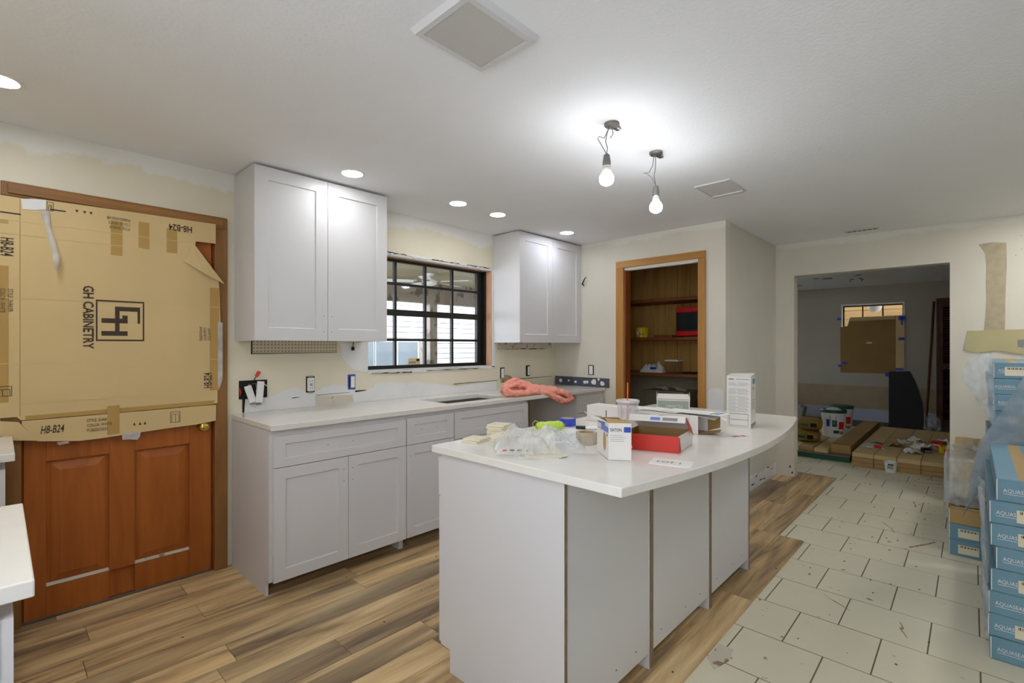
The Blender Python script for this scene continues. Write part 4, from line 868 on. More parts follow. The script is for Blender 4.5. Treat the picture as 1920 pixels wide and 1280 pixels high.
# electrical carton (blue and white)
A, B, Cc = Vector((1.565, .985, T)), Vector((1.613, .917, T)), Vector((1.673, 1.106, T)); D = B + (Cc - A)
eb = thing('electrical_carton', 'open white and blue carton with an oval window standing near the curved side', 'carton', (1.62, 1.01, T)); hb = .139
open_box(eb, [A, B, D, Cc], hb, M['cartonw'], M['cardin'])
uf = (B - A).normalized(); us = (Cc - A).normalized(); up = Vector((0, 0, 1)); nf = -us; ns = -uf
def onface(o, u, n, x0, x1, z0, z1, m, name, parent, e=.0008):
    p = [o + u * x0 + up * z0, o + u * x1 + up * z0, o + u * x1 + up * z1, o + u * x0 + up * z1]
    q = MB(); q.add([v + n * .0001 for v in p] + [v + n * e for v in p], [(0, 1, 2, 3), (7, 6, 5, 4), (0, 1, 5, 4), (1, 2, 6, 5), (2, 3, 7, 6), (3, 0, 4, 7)]); return q.build(name, m, parent)
onface(A, uf, nf, .056, .081, .105, .125, M['blue'], 'blue_square', eb)
text_part('lettering', 'EATON', .017, A + uf * .006 + up * .108 + nf * .0004, uf, up, M['black'], eb, sx=.72, bold=.012)
for k, wd in enumerate((.045, .055, .05, .052)): onface(A, uf, nf, .006, .006 + wd, .092 - k * .007, .0932 - k * .007, M['greyink'], 'small_print', eb)
# side face towards the tiles: blue bands and oval window
onface(A, us, ns, .0, .10, .100, .122, M['paleblue'], 'blue_band', eb); onface(A, us, ns, .05, .155, .122, .138, M['paleblue'], 'blue_band', eb); onface(A, us, ns, .045, .155, .1, .103, M['paleblue'], 'blue_band', eb)
ov = [A + us * (.052 + .018 * math.cos(k * math.tau / 18)) + up * (.062 + .036 * math.sin(k * math.tau / 18)) for k in range(18)]
MB().add([p + ns * .0005 for p in ov] + [p + ns * .0012 for p in ov], [tuple(range(18)), tuple(range(18, 36))] + [(i, (i + 1) % 18, 18 + (i + 1) % 18, 18 + i) for i in range(18)]).build('oval_window', M['cardd'], eb)
onface(A, us, ns, .016, .024, .085, .095, M['black'], 'small_print', eb)
# lids of the carton folded open
MB().quad(A + up * hb, B + up * hb, B + up * (hb + .004) + us * .05, A + up * (hb + .010) + us * .05, .001).build('front_flap', M['cardd'], eb)
MB().quad(Cc + up * hb, A + us * .02 + up * hb, A + us * .03 - uf * .05 + up * (hb + .012), Cc - uf * .055 + up * (hb + .022), .001).build('side_flap', M['cartonw'], eb)
# red carton
B2 = Vector((1.853, .845, T)); A2 = B2 + Vector((-.085, .255, 0)) * .86; C2 = Vector((2.067, .880, T)); D2 = A2 + (C2 - B2); hr = .066
rbx = thing('red_carton', 'open red and white carton with its lid half raised behind the electrical carton', 'carton', ((A2.x + C2.x) / 2, (A2.y + C2.y) / 2, T))
open_box(rbx, [A2, B2, C2, D2], hr, [M['red'], M['cartonw'], M['red'], M['red']], M['cardin'])
e1 = (B2 - A2).normalized(); e2 = (C2 - B2).normalized()
lid_a, lid_b = D2 + up * hr, C2 + up * hr
back = -e2
lf = (back * .105 + up * .066)
MB().quad(lid_a, lid_b, lid_b + lf, lid_a + lf, .002).build('lid', M['cartonw'], rbx)
MB().quad(lid_a + lf, lid_b + lf, lid_b + lf + back * .014 - up * .026, lid_a + lf + back * .014 - up * .026, .0016).build('lid_lip', M['cartonw'], rbx)
MB().quad(lid_b + lf * .97, lid_b + lf * .35, lid_b + lf * .25 + e1 * .012 - up * .04, lid_b + lf * .9 + e1 * .008 - up * .042, .0012).build('lid_tab', M['red'], rbx)
for k, (s0, s1, mm) in enumerate(((.09, .13, 'paleblue'), (.14, .20, 'greyink'))):
    v_ = back * .014 - up * .026; q = lid_a + e1 * s0 + lf + v_ * .3 + back * .0022; MB().quad(q, q + e1 * (s1 - s0), q + e1 * (s1 - s0) + v_ * .45, q + v_ * .45, .0006).build('lid_print', M[mm], rbx)
MB().quad(B2 + e2 * .0 + e1 * .001 + up * .001, B2 + e2 * .035 + e1 * .001 + up * .001, B2 + e2 * .012 + e1 * .001 + up * .06, B2 + e1 * .001 + up * .06, .0008).build('red_tongue', M['red'], rbx)
# curved white flap sticking out at the left
MB().quad(A2 + e1 * .02 - e2 * .03 + up * .012, A2 + e1 * .055 - e2 * .012 + up * .008, A2 + e1 * .04 - e2 * .006 + up * .05, A2 + e1 * .01 - e2 * .02 + up * .075, .001).build('curved_flap', M['cartonw'], rbx)
# long white carton
lx0, lx1, ly0, ly1 = 2.315, 2.435, .958, 1.60; hl = .088
lc = thing('long_carton', 'long white carton lying across the island with its near end open', 'carton', (2.375, 1.28, T))
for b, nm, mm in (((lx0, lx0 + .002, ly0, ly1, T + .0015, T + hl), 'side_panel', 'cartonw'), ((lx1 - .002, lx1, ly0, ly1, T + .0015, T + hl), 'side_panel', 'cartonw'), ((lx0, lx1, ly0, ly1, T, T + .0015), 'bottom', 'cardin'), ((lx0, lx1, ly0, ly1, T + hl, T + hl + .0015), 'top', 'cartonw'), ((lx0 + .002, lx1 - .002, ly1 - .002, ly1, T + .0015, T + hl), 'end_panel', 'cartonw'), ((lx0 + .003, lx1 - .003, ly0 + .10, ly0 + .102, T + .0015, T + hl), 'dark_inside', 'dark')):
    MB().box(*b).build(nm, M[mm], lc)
MB().quad((lx0, ly0, T + hl), (lx1, ly0, T + hl), (lx1 + .01, ly0 - .075, T + hl + .004), (lx0 + .01, ly0 - .075, T + hl - .012), .001).build('top_flap', M['cartonw'], lc)
MB().quad((lx0, ly0, T + .002), (lx0 + .05, ly0 - .085, T + .014), (lx1 + .02, ly0 - .06, T + .014), (lx1, ly0, T + .002), .001).build('bottom_flap', M['cardd'], lc)
MB().quad((lx1, ly0, T + .004), (lx1, ly0, T + hl), (lx1 + .03, ly0 - .05, T + hl - .01), (lx1 + .03, ly0 - .05, T + .02), .001).build('side_flap', M['cardin'], lc)
MB().box(lx0 - .0012, lx0, 1.13, 1.158, T + .045, T + .075).build('warning_icon', M['dark'], lc); MB().prism([(1.137, T + .05), (1.151, T + .05), (1.144, T + .068)], lx0 - .002, lx0 - .0012, 'x').build('icon_triangle', M['white'], lc)
for k in range(5): MB().box(lx0 - .0008, lx0, 1.21, 1.27 + .006 * (k % 2), T + .07 - k * .008, T + .0725 - k * .008).build('small_print', M['greyink'], lc)
for k in range(4): MB().box(lx0 - .0008, lx0, 1.0, 1.015, T + .07 - k * .006, T + .072 - k * .006).build('small_print', M['greyink'], lc)
MB().box(lx0 - .0008, lx0, 1.50, 1.56, T + .03, T + .034).build('small_print', M['greyink'], lc); MB().box(lx0 - .0008, lx0, 1.47, 1.475, T + .02, T + .07).build('small_print', M['ink'], lc)
random.seed(14); zc = T + hl + .0022
for k in range(5):
    y = 1.36 - k * .105
    o = sheet(2.38 + random.uniform(-.012, .012), y, 1.45 + random.uniform(-.2, .2), .20, .125, ['folded leaflet lying on the long carton right behind the cup', 'leaflet on the long carton in front of the sage tile box', 'leaflet lying midway along the long carton', 'leaflet near the open end of the long carton', 'leaflet hanging over the open end flap of the long carton'][k], [(-.07 + q * .025, -.055 + q * .025, -.045, .045, 'greyink' if q % 2 else 'paleblue') for q in range(k % 3 + 1)], z=zc + k * .0022)
# cup
cx, cy = 2.175, 1.257
cu = thing('plastic_cup', 'clear plastic drinking cup with lid and orange straw', 'cup', (cx, cy, T))
MB().lathe([(.0, .001), (.038, 0), (.040, .004), (.0545, .142), (.0555, .147), (.0535, .147), (.052, .140), (.0385, .006), (0, .004)], (cx, cy, T), 28).build('cup_body', M['cupp'], cu, smooth=True)
MB().lathe([(.0575, .143), (.0585, .153), (.055, .156), (.050, .150), (.0, .151)], (cx, cy, T), 28).build('lid', film('cup_lid', (240, 236, 234), .8, .25), cu, smooth=True)
MB().tube([(cx + .012, cy + .01, T + .01), (cx + .004, cy + .004, T + .15), (cx, cy, T + .242)], .0036, 10).build('straw', M['orange'], cu)
MB().tube([(cx - .035, cy + .018, T + .13), (cx - .031, cy + .016, T + .06), (cx - .028, cy + .014, T + .01)], .0025, 6).build('printed_stripe', M['pink'], cu)
# sage tile box, turned towards the room
th_ = math.atan2(.446, .954)
sb = thing('tile_box', 'open sage green and white tile box behind the long carton', 'box', (2.83, 1.325, T), th_ - math.pi / 2)
for b, nm, mm in (((-.094, .094, -.06, .06, 0, .002), 'bottom', 'cardin'), ((-.094, .094, -.06, -.058, .002, .105), 'front', 'cartonw'), ((-.094, .094, .058, .06, .002, .112), 'back', 'cartonw'), ((-.094, -.092, -.058, .058, .002, .112), 'side', 'cartonw'), ((.092, .094, -.058, .058, .002, .112), 'side', 'cartonw')): MB().box(*b).build(nm, M[mm], sb, world=False)
MB().box(-.088, .088, -.061, -.06, .004, .098).build('sage_label', M['sage'], sb, world=False)
MB().quad((-.094, -.058, .107), (.094, -.058, .107), (.09, .05, .128), (-.09, .05, .128), .0014).build('top_flap', M['cartonw'], sb, world=False)
for s in (-1, 1): MB().prism([(-.06, .10), (.06, .112), (.045, .140), (-.02, .125)], s * .094, s * .096, 'x').build('ear_flap', M['cartonw'], sb, world=False)
_m4 = wm(sb); _r3 = _m4.to_3x3()
text_part('lettering', 'SUBWAY TILE', .021, _m4 @ Vector((-.040, -.0612, .058)), _r3 @ Vector((1, 0, 0)), up, M['paper'], sb, sx=.72)
o = MB().box(-.05, .05, -.03, .03, 0, .003).build('wood_shim', M['cream'], None, loc=(2.62, 1.43, T), rotz=.3, world=False); tag(o, 'thin cream wooden shim lying behind the cup', 'shim')
# tall filter carton
fA, fB, fC = Vector((2.657, .946, T)), Vector((2.674, .830, T)), Vector((2.817, .851, T)); fD = fA + (fC - fB); hf = .267
fb = thing('tall_carton', 'tall white printed carton standing at the curved far side of the island', 'carton', (2.74, .89, T))
MB().prism([(p.x, p.y) for p in (fA, fB, fC, fD)], T, T + hf).build('body', M['cartonw'], fb, bevel=.0015, seg=1)
fu = (fB - fA).normalized(); fn = Vector((-abs(fu.y), -abs(fu.x) * .0, 0)); fn = Vector((fu.y, -fu.x, 0)); fn = fn if fn.x < 0 else -fn
gu = (fC - fB).normalized(); gn = Vector((gu.y, -gu.x, 0)); gn = gn if gn.y < 0 else -gn
for k in range(24):
    z = .232 - k * .0065
    if k in (3, 4, 10): continue
    onface(fA, fu, fn, .008, .008 + .034 + .006 * (k % 3), z, z + .0016, M['greyink'], 'small_print', fb); onface(fA, fu, fn, .054, .054 + .044 + .006 * ((k + 1) % 3), z, z + .0016, M['greyink'], 'small_print', fb)
for x0, x1, z0, z1 in ((.012, .104, .070, .072), (.012, .104, .040, .0415), (.012, .104, .008, .0095), (.012, .0132, .008, .072), (.1028, .104, .008, .072)): onface(fA, fu, fn, x0, x1, z0, z1, M['ink'], 'table_line', fb)
onface(fA, fu, fn, .01, .036, .247, .256, M['sage'], 'logo_print', fb); onface(fA, fu, fn, .046, .11, .250, .253, M['greyink'], 'small_print', fb)
onface(fB, gu, gn, .05, .12, .225, .252, film('pale_teal', (150, 186, 188), 1.0, .5), 'teal_print', fb)
for k in range(5): onface(fB, gu, gn, .015, .12 - .012 * (k % 2), .14 - k * .012, .1425 - k * .012, M['greyink'], 'small_print', fb)
text_part('lettering', 'FILTER', .022, fB + gu * .045 + up * .195 + gn * .0004, gu, up, M['ink'], fb, sx=.8)
onface(fB, gu, gn, .0, .142, .002, .020, M['greyink'], 'grey_base_band', fb)
MB().quad(fA + up * (hf + .0005), fB + up * (hf + .0005), fC + up * (hf + .010), fD + up * (hf + .006), .0015).build('top_flap', M['cartonw'], fb)
# card, receipt, ties
cd_ = sheet(1.688, .797, 0, .145, .100, 'white card with handwritten letters near the curved island edge', m=M['paper']); cd_.rotation_euler = (0, 0, R(-80) + .1)
_m4 = wm(cd_); _r3 = _m4.to_3x3()
text_part('lettering', 'LOT 1', .040, _m4 @ Vector((-.052, -.016, .0013)), _r3 @ Vector((1, 0, 0)), _r3 @ Vector((0, 1, 0)), M['black'], cd_, sx=.85)
sheet(2.40, .80, -.5, .085, .05, 'small receipt with red print lying near the curved edge', [(-.03, .0, -.015, .012, 'red'), (.012, .036, -.02, .01, 'red'), (-.038, -.033, -.02, .02, 'greyink')])
sheet(2.98, 1.02, .6, .26, .15, 'thin printed leaflet at the far end of the island', [(-.11, .11, -.05 + k * .03, -.047 + k * .03, 'greyink') for k in range(4)])
sheet(2.56, 1.02, .2, .10, .06, 'small grey printed leaflet left of the tall carton', [(-.04, .03, -.02, .02, 'greyink')])

# ================================================================== flooring cartons at the right
FZ = -.012
def carton(name, label, x0, x1, y1, y0, z, h, group, sticker=None, text=True, m=None, shift=0.0):
    t = thing(name, label, 'carton', ((x0 + x1) / 2, (y0 + y1) / 2, z), 0, group); m = m or M['teal']
    MB().box(x0, x1, y0, y1, z + .0004, z + h - .0008).build('box', m, t, bevel=.003, seg=1)
    MB().box(x0 + .004, x1 - .004, (y0 + y1) / 2 - .024, (y0 + y1) / 2 + .024, z + h - .0009, z + h - .0004).build('tape', M['tapeb'], t)
    MB().box(x0 - .0012, x0 - .0002, y1 - .0045, y1 - .0015, z + .004, z + h - .004).build('worn_corner', M['paper'], t)
    if text:
        text_part('lettering', 'AQUASEAL', .0235, (x0 - .0003, y1 - .022 - shift, z + h * .42), (0, -1, 0), (0, 0, 1), M['paper'], t, sx=.80)
        MB().box(x0 - .0012, x0 - .0002, y1 - .128 - shift, y1 - .022 - shift, z + h * .34, z + h * .34 + .0018).build('underline', M['paper'], t)
    if sticker:
        a, b = sticker
        st = MB().box(x0 - .0022, x0 - .0012, y1 - b, y1 - a, z + h * .18, z + h * .72).build('shipping_label', M['cream'], t)
        for k in range(11): MB().box(x0 - .0028, x0 - .0022, y1 - b + .006 + k * (b - a - .012) / 11, y1 - b + .006 + (k + .35 + .3 * (k % 2)) * (b - a - .012) / 11, z + h * .56, z + h * .68).build('barcode_bar', M['ink'], st)
    return t
ordn = ['lowest', 'second', 'third', 'fourth', 'fifth', 'sixth', 'seventh', 'eighth', 'ninth', 'tenth', 'eleventh', 'twelfth', 'thirteenth']
random.seed(31)
for k in range(8):
    j = (0, .016, .012, -.004, -.012, -.002, .006, -.014)[k]
    carton('flooring_carton', 'blue flooring carton, %s from the floor in the near stack at the right edge' % ordn[k], 3.02 + abs(j) * .3, 4.09, -.058 - (.012 if k in (4, 7) else 0) + j * .5, -.262 + j * .5, FZ + k * .1, .1, 'blue flooring cartons of the near stack', sticker=(.085, .165) if k in (1, 3, 5, 6) else None)
for k in range(13):
    carton('flooring_carton', 'blue flooring carton, %s from the floor in the tall rear stack by the far wall' % ordn[k], 4.22 + random.uniform(0, .01), 5.42, -.088 + random.uniform(-.012, .01), -.292, FZ + k * .0985, .0985, 'blue flooring cartons of the tall rear stack', sticker=((.05, .15) if k == 12 else ((.07, .13) if k in (8, 9) else None)), text=True)
for k in range(2):
    carton('flooring_carton', 'blue flooring carton, %s in the low stack covered with plastic film' % ('lowest' if k == 0 else 'second from the floor'), 4.34, 5.5, .112, -.074, FZ + k * .105, .105, 'blue flooring cartons of the low stack', sticker=(.045, .145), text=False)
o = carton('opened_carton', 'opened brown carton on top of the two low blue cartons', 4.335, 5.5, .112, -.074, FZ + .21, .10, None, text=False, m=M['cardd'])
for k in range(4):
    o = MB().box(4.34, 5.5, -.07, .10, .299 + k * .018, .299 + k * .018 + .013).build('laminate_board', M['lamedge'] if k % 2 else M['cardd'], None, loc=(4.9, .015, .299 + k * .018))
    tag(o, 'brown laminate board, %s of four lying on the opened carton' % ordn[k].replace('lowest', 'first'), 'board', 'laminate boards on the opened carton')
o = carton('brown_carton', 'plain brown carton under the clear film on the low stack', 4.36, 5.45, .10, -.07, .371, .25, None, text=False, m=M['card'])
# film draped over the low stack
def drape(u, v):
    y = .135 - u * .205; s = v
    n = .012 * smooth_noise((u * 5, v * 6, 2.3)) + .008 * smooth_noise((u * 13, v * 4, 7.7))
    if s < .55: x = 5.0 - s / .55 * .67; z = .628 + n * .6
    else: x = 4.325 - n - .008; z = .628 - (s - .55) / .45 * .30 + n
    return (x, y, z)
o = MB().grid(drape, 26, 40).build('plastic_film', M['wrap'], None, loc=(4.5, .02, .62), smooth=True); tag(o, 'wrinkled clear plastic film draped over the low stack of cartons', 'plastic film')
MB().grid(lambda u, v: (4.33 + .45 * u, .137 + .006 * smooth_noise((u * 5, v * 7, 1)), .625 - .62 * v * (.75 + .2 * smooth_noise((u * 4, v, 3)))), 16, 24).build('hanging_side', M['wrap'], o, smooth=True)
mp_ = [(-.221, 1.192), (-.133, .981), (-.03, .775), (.001, .573), (.018, .438), (.042, .30), (.001, .392), (-.041, .50), (-.092, .574), (-.144, .664), (-.221, .755)]
def mesh_flap(u, v):
    L_ = [(-.30, 1.36), (-.221, 1.192), (-.133, .981), (-.03, .775), (.001, .573), (.018, .438), (.042, .30)]; Rr = [(-.30, .87), (-.221, .755), (-.144, .664), (-.092, .574), (-.041, .50), (.001, .392), (.042, .298)]
    f = v * 6; i = min(int(f), 5); g = f - i
    a = Vector(L_[i]).lerp(Vector(L_[i + 1]), g); b = Vector(Rr[i]).lerp(Vector(Rr[i + 1]), g); p = a.lerp(b, u)
    return (4.145 - .02 * math.sin(u * math.pi) - .012 * smooth_noise((p[0] * 14, p[1] * 9, 2)), p[0], p[1])
o = MB().grid(mesh_flap, 14, 36).build('woven_wrap', M['mesh'], None, loc=(4.14, -.1, .8), smooth=True); tag(o, 'torn blue woven plastic wrap hanging as a long point between the stacks', 'plastic wrap')
o = MB().grid(lambda u, v: (4.195 - .03 * math.sin(v * 3) - .012 * smooth_noise((u * 5, v * 5, 5)), (.0 - .09 * u) + (.055 * math.sin(v * 2.4) * (1 - u)) - .02 * v, 1.325 - v * (.22 + .26 * u) + .012 * smooth_noise((u * 4, v * 4, 8))), 14, 22).build('plastic_film', M['wrap'], None, loc=(4.19, -.04, 1.3), smooth=True)
tag(o, 'clear plastic film hanging off the upper corner of the tall rear stack', 'plastic film')
o = MB().grid(lambda u, v: (3.0 + .30 * u - .006 * smooth_noise((u * 5, v * 9, 5)), -.034 - .018 * v + .010 * smooth_noise((u * 6, v * 7, 1.5)) + .010 * math.sin(u * 9), .74 - v * .66), 18, 30).build('plastic_film', M['wrap'], None, loc=(3.1, -.04, .1), smooth=True)
tag(o, 'pleated clear plastic film hanging down the side of the near stack', 'plastic film')

# ================================================================== the room beyond
win2 = struct('window_2', MB().box(11.0, 11.06, .866, 1.806, 2.125, 2.15), M['white'], 'window of the room beyond, mostly covered with cardboard')
for b, mm in (((11.0, 11.06, .866, .882, .88, 2.125), 'white'), ((11.0, 11.06, 1.79, 1.806, .88, 2.125), 'white'), ((11.0, 11.06, .882, 1.79, .88, .90), 'white'),
              ((11.07, 11.10, .882, 1.79, 2.10, 2.125), 'blackm'), ((11.07, 11.10, 1.765, 1.79, .90, 2.10), 'blackm'), ((11.07, 11.10, .882, .90, .90, 2.10), 'blackm'), ((11.07, 11.10, 1.47, 1.49, .90, 2.10), 'blackm'), ((11.07, 11.10, 1.17, 1.19, .90, 2.10), 'blackm'), ((11.07, 11.10, .90, 1.765, .90, .93), 'blackm')):
    MB().box(*b).build('window_frame', M[mm], win2)
for a, b in ((.90, 1.17), (1.19, 1.47), (1.49, 1.765)): MB().box(11.083, 11.087, a, b, .93, 2.10).build('pane', M['clear'], win2)
cw = thing('cardboard_sheet', 'brown cardboard sheet taped over the window of the room beyond', 'cardboard', (10.975, 1.33, .87))
MB().prism([(.87, .87), (1.81, .865), (1.815, 1.72), (1.70, 1.74), (1.66, 1.90), (1.2, 1.905), (.87, 1.91)], 10.972, 10.980, 'x').build('sheet', M['cardin'], cw)
MB().prism([(.87, .88), (.985, .88), (.985, 1.90), (.87, 1.905)], 10.966, 10.972, 'x').build('side_fold', M['card'], cw)
MB().quad((10.965, 1.66, 1.90), (10.965, .99, 1.905), (10.93, .99, 1.84), (10.93, 1.66, 1.83), .004).build('top_fold', M['card'], cw)
MB().box(10.968, 10.972, 1.33, 1.41, 1.41, 1.44).build('torn_spot', M['paper'], cw)
for y, z, a, b in ((1.832, 1.875, .03, .02), (.899, 1.86, .05, .035), (.90, 1.80, .012, .06), (.905, 1.492, .04, .025), (.935, .955, .06, .02), (1.108, .855, .025, .035), (1.82, .99, .03, .02), (1.74, 1.05, .045, .02)):
    MB().box(10.958, 10.9655, y - a, y + a, z - b, z + b).build('blue_tape', M['bluet'], cw)
gl = thing('globe_lamp', 'white globe lamp outside the window of the room beyond', 'lamp', (12.0, 1.41, 2.47))
MB().lathe([(.0, -.12), (.05, -.11), (.095, -.075), (.12, -.02), (.12, .02), (.095, .075), (.05, .11), (0, .12)], (12.0, 1.41, 2.15), 20).build('globe', M['white'], gl, smooth=True)
MB().tube([(12.0, 1.41, 2.26), (12.0, 1.41, 2.50)], .012, 8).build('rod', M['sock'], gl)
struct('porch_ceiling_side', MB().box(11.15, 13.4, -1, 4.0, 2.5, 2.56), M['porch'], 'porch ceiling outside the far window')
sw = struct('wall_side_house', MB().box(13.6, 13.7, -2, 5, -.2, 3.2), M['tansoff'], 'tan boarded wall outside the far window')
for k in range(17): MB().box(13.585, 13.6, -2, 5, -.1 + k * .19, .075 + k * .19).build('tan_board', M['tansoff'], sw, bevel=.004, seg=1)

dl = struct('door_2', MB().box(10.90, 10.98, -.45, -.40, 0, 2.10), M['louvre'], 'dark brown louvred closet door in the room beyond')
for b in ((10.90, 10.98, .355, .40, 0, 2.10), (10.905, 10.975, -.40, .355, 2.02, 2.10), (10.905, 10.975, -.40, .355, 0, .12), (10.905, 10.975, -.40, .355, 1.0, 1.07)): MB().box(*b).build('door_stile', M['louvre'], dl)
mb = MB()
for k in range(44):
    z = .13 + k * .0432
    if .98 < z < 1.07: continue
    mb.quad((10.912, -.40, z), (10.912, .355, z), (10.965, .355, z + .032), (10.965, -.40, z + .032), .006)
s_ = mb.build('louvre_slats', M['louvre'], dl); s_['kind'] = 'stuff'
t3 = struct('trim_3', MB().box(10.96, 10.985, -.50, .44, 2.10, 2.175), M['louvre'], 'dark wooden head casing over the louvred door'); MB().box(10.96, 10.985, .405, .44, 0, 2.10).build('side_casing', M['louvre'], t3)
o = MB().tube([(10.62, .56, FZ + .005), (10.93, .47, 2.12)], .018, 8).build('wooden_pole', M['louvre'], None, loc=(10.62, .56, FZ)); tag(o, 'long thin wooden pole leaning beside the louvred door', 'pole')
bp_ = [(.919, 0), (.919, .84), (.671, .85), (.636, .77), (.603, .69), (.57, .58), (.543, .46), (.522, .36), (.512, .26), (.512, .12), (.518, 0)]
o = MB().prism([(y, FZ + .152 + z) for y, z in bp_], 9.30, 9.34, 'x').build('black_panel', M['blackp'], None, loc=(9.32, .7, FZ + .152)); tag(o, 'upright black panel with a curved edge standing on the carton platform', 'panel')
def slab(name, label, cat, b, m, group=None, bevel=.004):
    o = MB().box(*b).build(name, m, None, loc=((b[0] + b[1]) / 2, (b[2] + b[3]) / 2, b[4]), bevel=bevel, seg=1); return tag(o, label, cat, group)
lay = ['bottom', 'middle', 'top']
for r_ in range(2):
    for c_ in range(5):
        for k in range(3):
            x0 = 6.78 + r_ * 1.245 + random.uniform(-.006, .006) + (.01 * k); y1 = 1.01 - c_ * .205
            slab('plank_carton', 'brown flooring carton, %s layer, %s row, %s column of the low platform' % (lay[k], ('front', 'rear')[r_], ('leftmost', 'second', 'middle', 'fourth', 'rightmost')[c_]), 'carton', (x0, x0 + 1.235, y1 - .201, y1, FZ + k * .0505, FZ + k * .0505 + .0495), M['card'] if k == 2 else M['cardd'], 'brown cartons of the platform')
slab('green_board', 'dark green board lying under the stacked timber in the room beyond', 'board', (6.90, 8.4, 1.045, 2.1, FZ, .045), M['dgreen'])
slab('plywood_sheet', 'thin plywood sheet lying on the green board', 'board', (6.90, 9.6, 1.05, 2.15, .0455, .06), M['ply'])
for k in range(4):
    y = 1.275 + k * .155
    slab('timber_board', 'short brown timber board, %s from the platform on the plywood sheet' % ('first', 'second', 'third', 'fourth')[k], 'board', (6.93 + .02 * (k % 2), 9.2, y, y + .145, .0605, .11), M['cardd'] if k % 2 else M['card'], 'timber boards on the plywood')
slab('long_brown_carton', 'long brown carton lying beside the two buckets', 'carton', (7.05, 9.55, 1.06, 1.262, .0605, .165), M['cardd'])
def cement_bag(label, x, y, z, a):
    vs = lambda u, v: (math.copysign(abs(math.sin(v * math.pi)) ** .45, 1) * math.copysign(abs(math.cos(u * math.tau)) ** .5, math.cos(u * math.tau)) * .19, math.sin(v * math.pi) ** .45 * math.copysign(abs(math.sin(u * math.tau)) ** .5, math.sin(u * math.tau)) * .15, .075 - math.copysign(abs(math.cos(v * math.pi)) ** .6, math.cos(v * math.pi)) * .072 + .006 * smooth_noise((u * 7, v * 5, a)))
    o = MB().grid(vs, 28, 12).build('filled_bag', M['ochre'], None, loc=(x, y, z), rotz=a, world=False, smooth=True); tag(o, label, 'bag', 'filled yellow bags')
    MB().box(-.194, -.188, -.09, -.02, .05, .10).build('dark_print', M['dark'], o, world=False); MB().box(-.194, -.188, .0, .08, .055, .09).build('print_band', M['dgreen'], o, world=False)
cement_bag('filled ochre yellow bag lying lower in the pile behind the opening edge', 7.42, 1.60, .111, .1)
cement_bag('filled ochre yellow bag lying on top of the other bag', 7.46, 1.58, .262, .15)
def bucket(x, y, z, label, full):
    t = thing('plastic_bucket', label, 'bucket', (x, y, z), 0, 'white buckets')
    MB().lathe([(.0, 0), (.128, 0), (.132, .01), (.148, .33), (.148, .36)], (x, y, z), 28).build('body', M['white'], t)
    MB().lathe([(.156, .335), (.156, .365), (.150, .375), (.0, .372)], (x, y, z), 28).build('lid', M['dgreen'], t)
    MB().tube([(x - .152, y + .02, z + .30), (x - .165, y, z + .20), (x - .162, y - .03, z + .19), (x - .152, y - .06, z + .29)], .004, 6).build('handle', M['steel'], t)
    for a0, a1, z0, z1, m in ((.25, .75, .12, .22, 'redm'), (-.3, .1, .15, .24, 'dgreen'), (-.2, .3, .06, .10, 'dgreen'), (-.8, -.5, .15, .25, 'blue'), (.35, .7, .05, .09, 'greyink')):
        mb = MB(); n = 6; rr_ = lambda zz: .1325 + (zz / .33) * .016 + .0012
        for i in range(n + 1):
            a = math.pi + .35 + a0 + (a1 - a0) * i / n
            for zz in (z0, z1):
                for e in (0, .001): mb.v.append((x + (rr_(zz) + e) * math.cos(a), y + (rr_(zz) + e) * math.sin(a), z + zz))
        for i in range(n):
            p = i * 4; q = p + 4; mb.f += [(p, q, q + 2, p + 2), (p + 1, p + 3, q + 3, q + 1), (p, p + 1, q + 1, q), (p + 2, q + 2, q + 3, p + 3)]
        mb.build('printed_label', M[m], t)
    if full: MB().grid(lambda u, v: (x - .09 + .16 * u, y - .09 + .18 * v, z + .372 + .05 * math.sin(math.pi * u) * math.sin(math.pi * v) * (.7 + .8 * smooth_noise((u * 4, v * 4, 2)))), 10, 10).build('rag_on_lid', M['paper'], t, smooth=True)
bucket(8.0, 1.40, .111, 'white bucket with green lid and coloured labels, the front one', True)
bucket(8.62, 1.415, .111, 'white bucket with green lid standing behind the front bucket', False)
o = MB().grid(lambda u, v: (7.80 + .10 * u + .05 * v, 1.86 + .20 * (u - .5) * (1 - .3 * v) - .10 * v, .112 + .40 * v + .02 * smooth_noise((u * 4, v * 4, 1))), 10, 12).build('grey_sack', M['sock'], None, loc=(7.85, 1.86, .111), smooth=True)
o.modifiers.new('thick', 'SOLIDIFY').thickness = .05; tag(o, 'half empty grey sack leaning against the front bucket', 'sack')
# clutter on the platform
PZ = FZ + .1515 + .0005
rb_ = MB().grid(lambda u, v: (7.22 + .16 * v, 1.0 - .26 * u, PZ + .001 + .06 * (math.sin(math.pi * u) * math.sin(math.pi * v)) ** .6 * (.7 + .6 * smooth_noise((u * 5, v * 4, 6)))), 20, 10).build('plastic_bag', M['milky'], None, loc=(7.3, .87, PZ), smooth=True); tag(rb_, 'small clear plastic bag with a red print on the brown platform', 'bag')
MB().box(7.205, 7.215, .78, .85, PZ + .01, PZ + .045).build('red_print', M['redm'], rb_)
def chip(name, label, cat, x, y, w_, d_, h_, a, m, z=None):
    o = MB().box(-w_ / 2, w_ / 2, -d_ / 2, d_ / 2, 0, h_).build(name, M[m], None, loc=(x, y, z or PZ), rotz=a, world=False, bevel=min(.004, h_ * .3), seg=1); tag(o, label, cat); return o
o = chip('small_carton', 'bright yellow carton at the right end of the brown platform', 'carton', 7.44, .215, .13, .11, .085, .2, 'yellow'); MB().box(-.067, -.065, -.04, .03, .02, .06).build('orange_print', M['orange'], o, world=False)
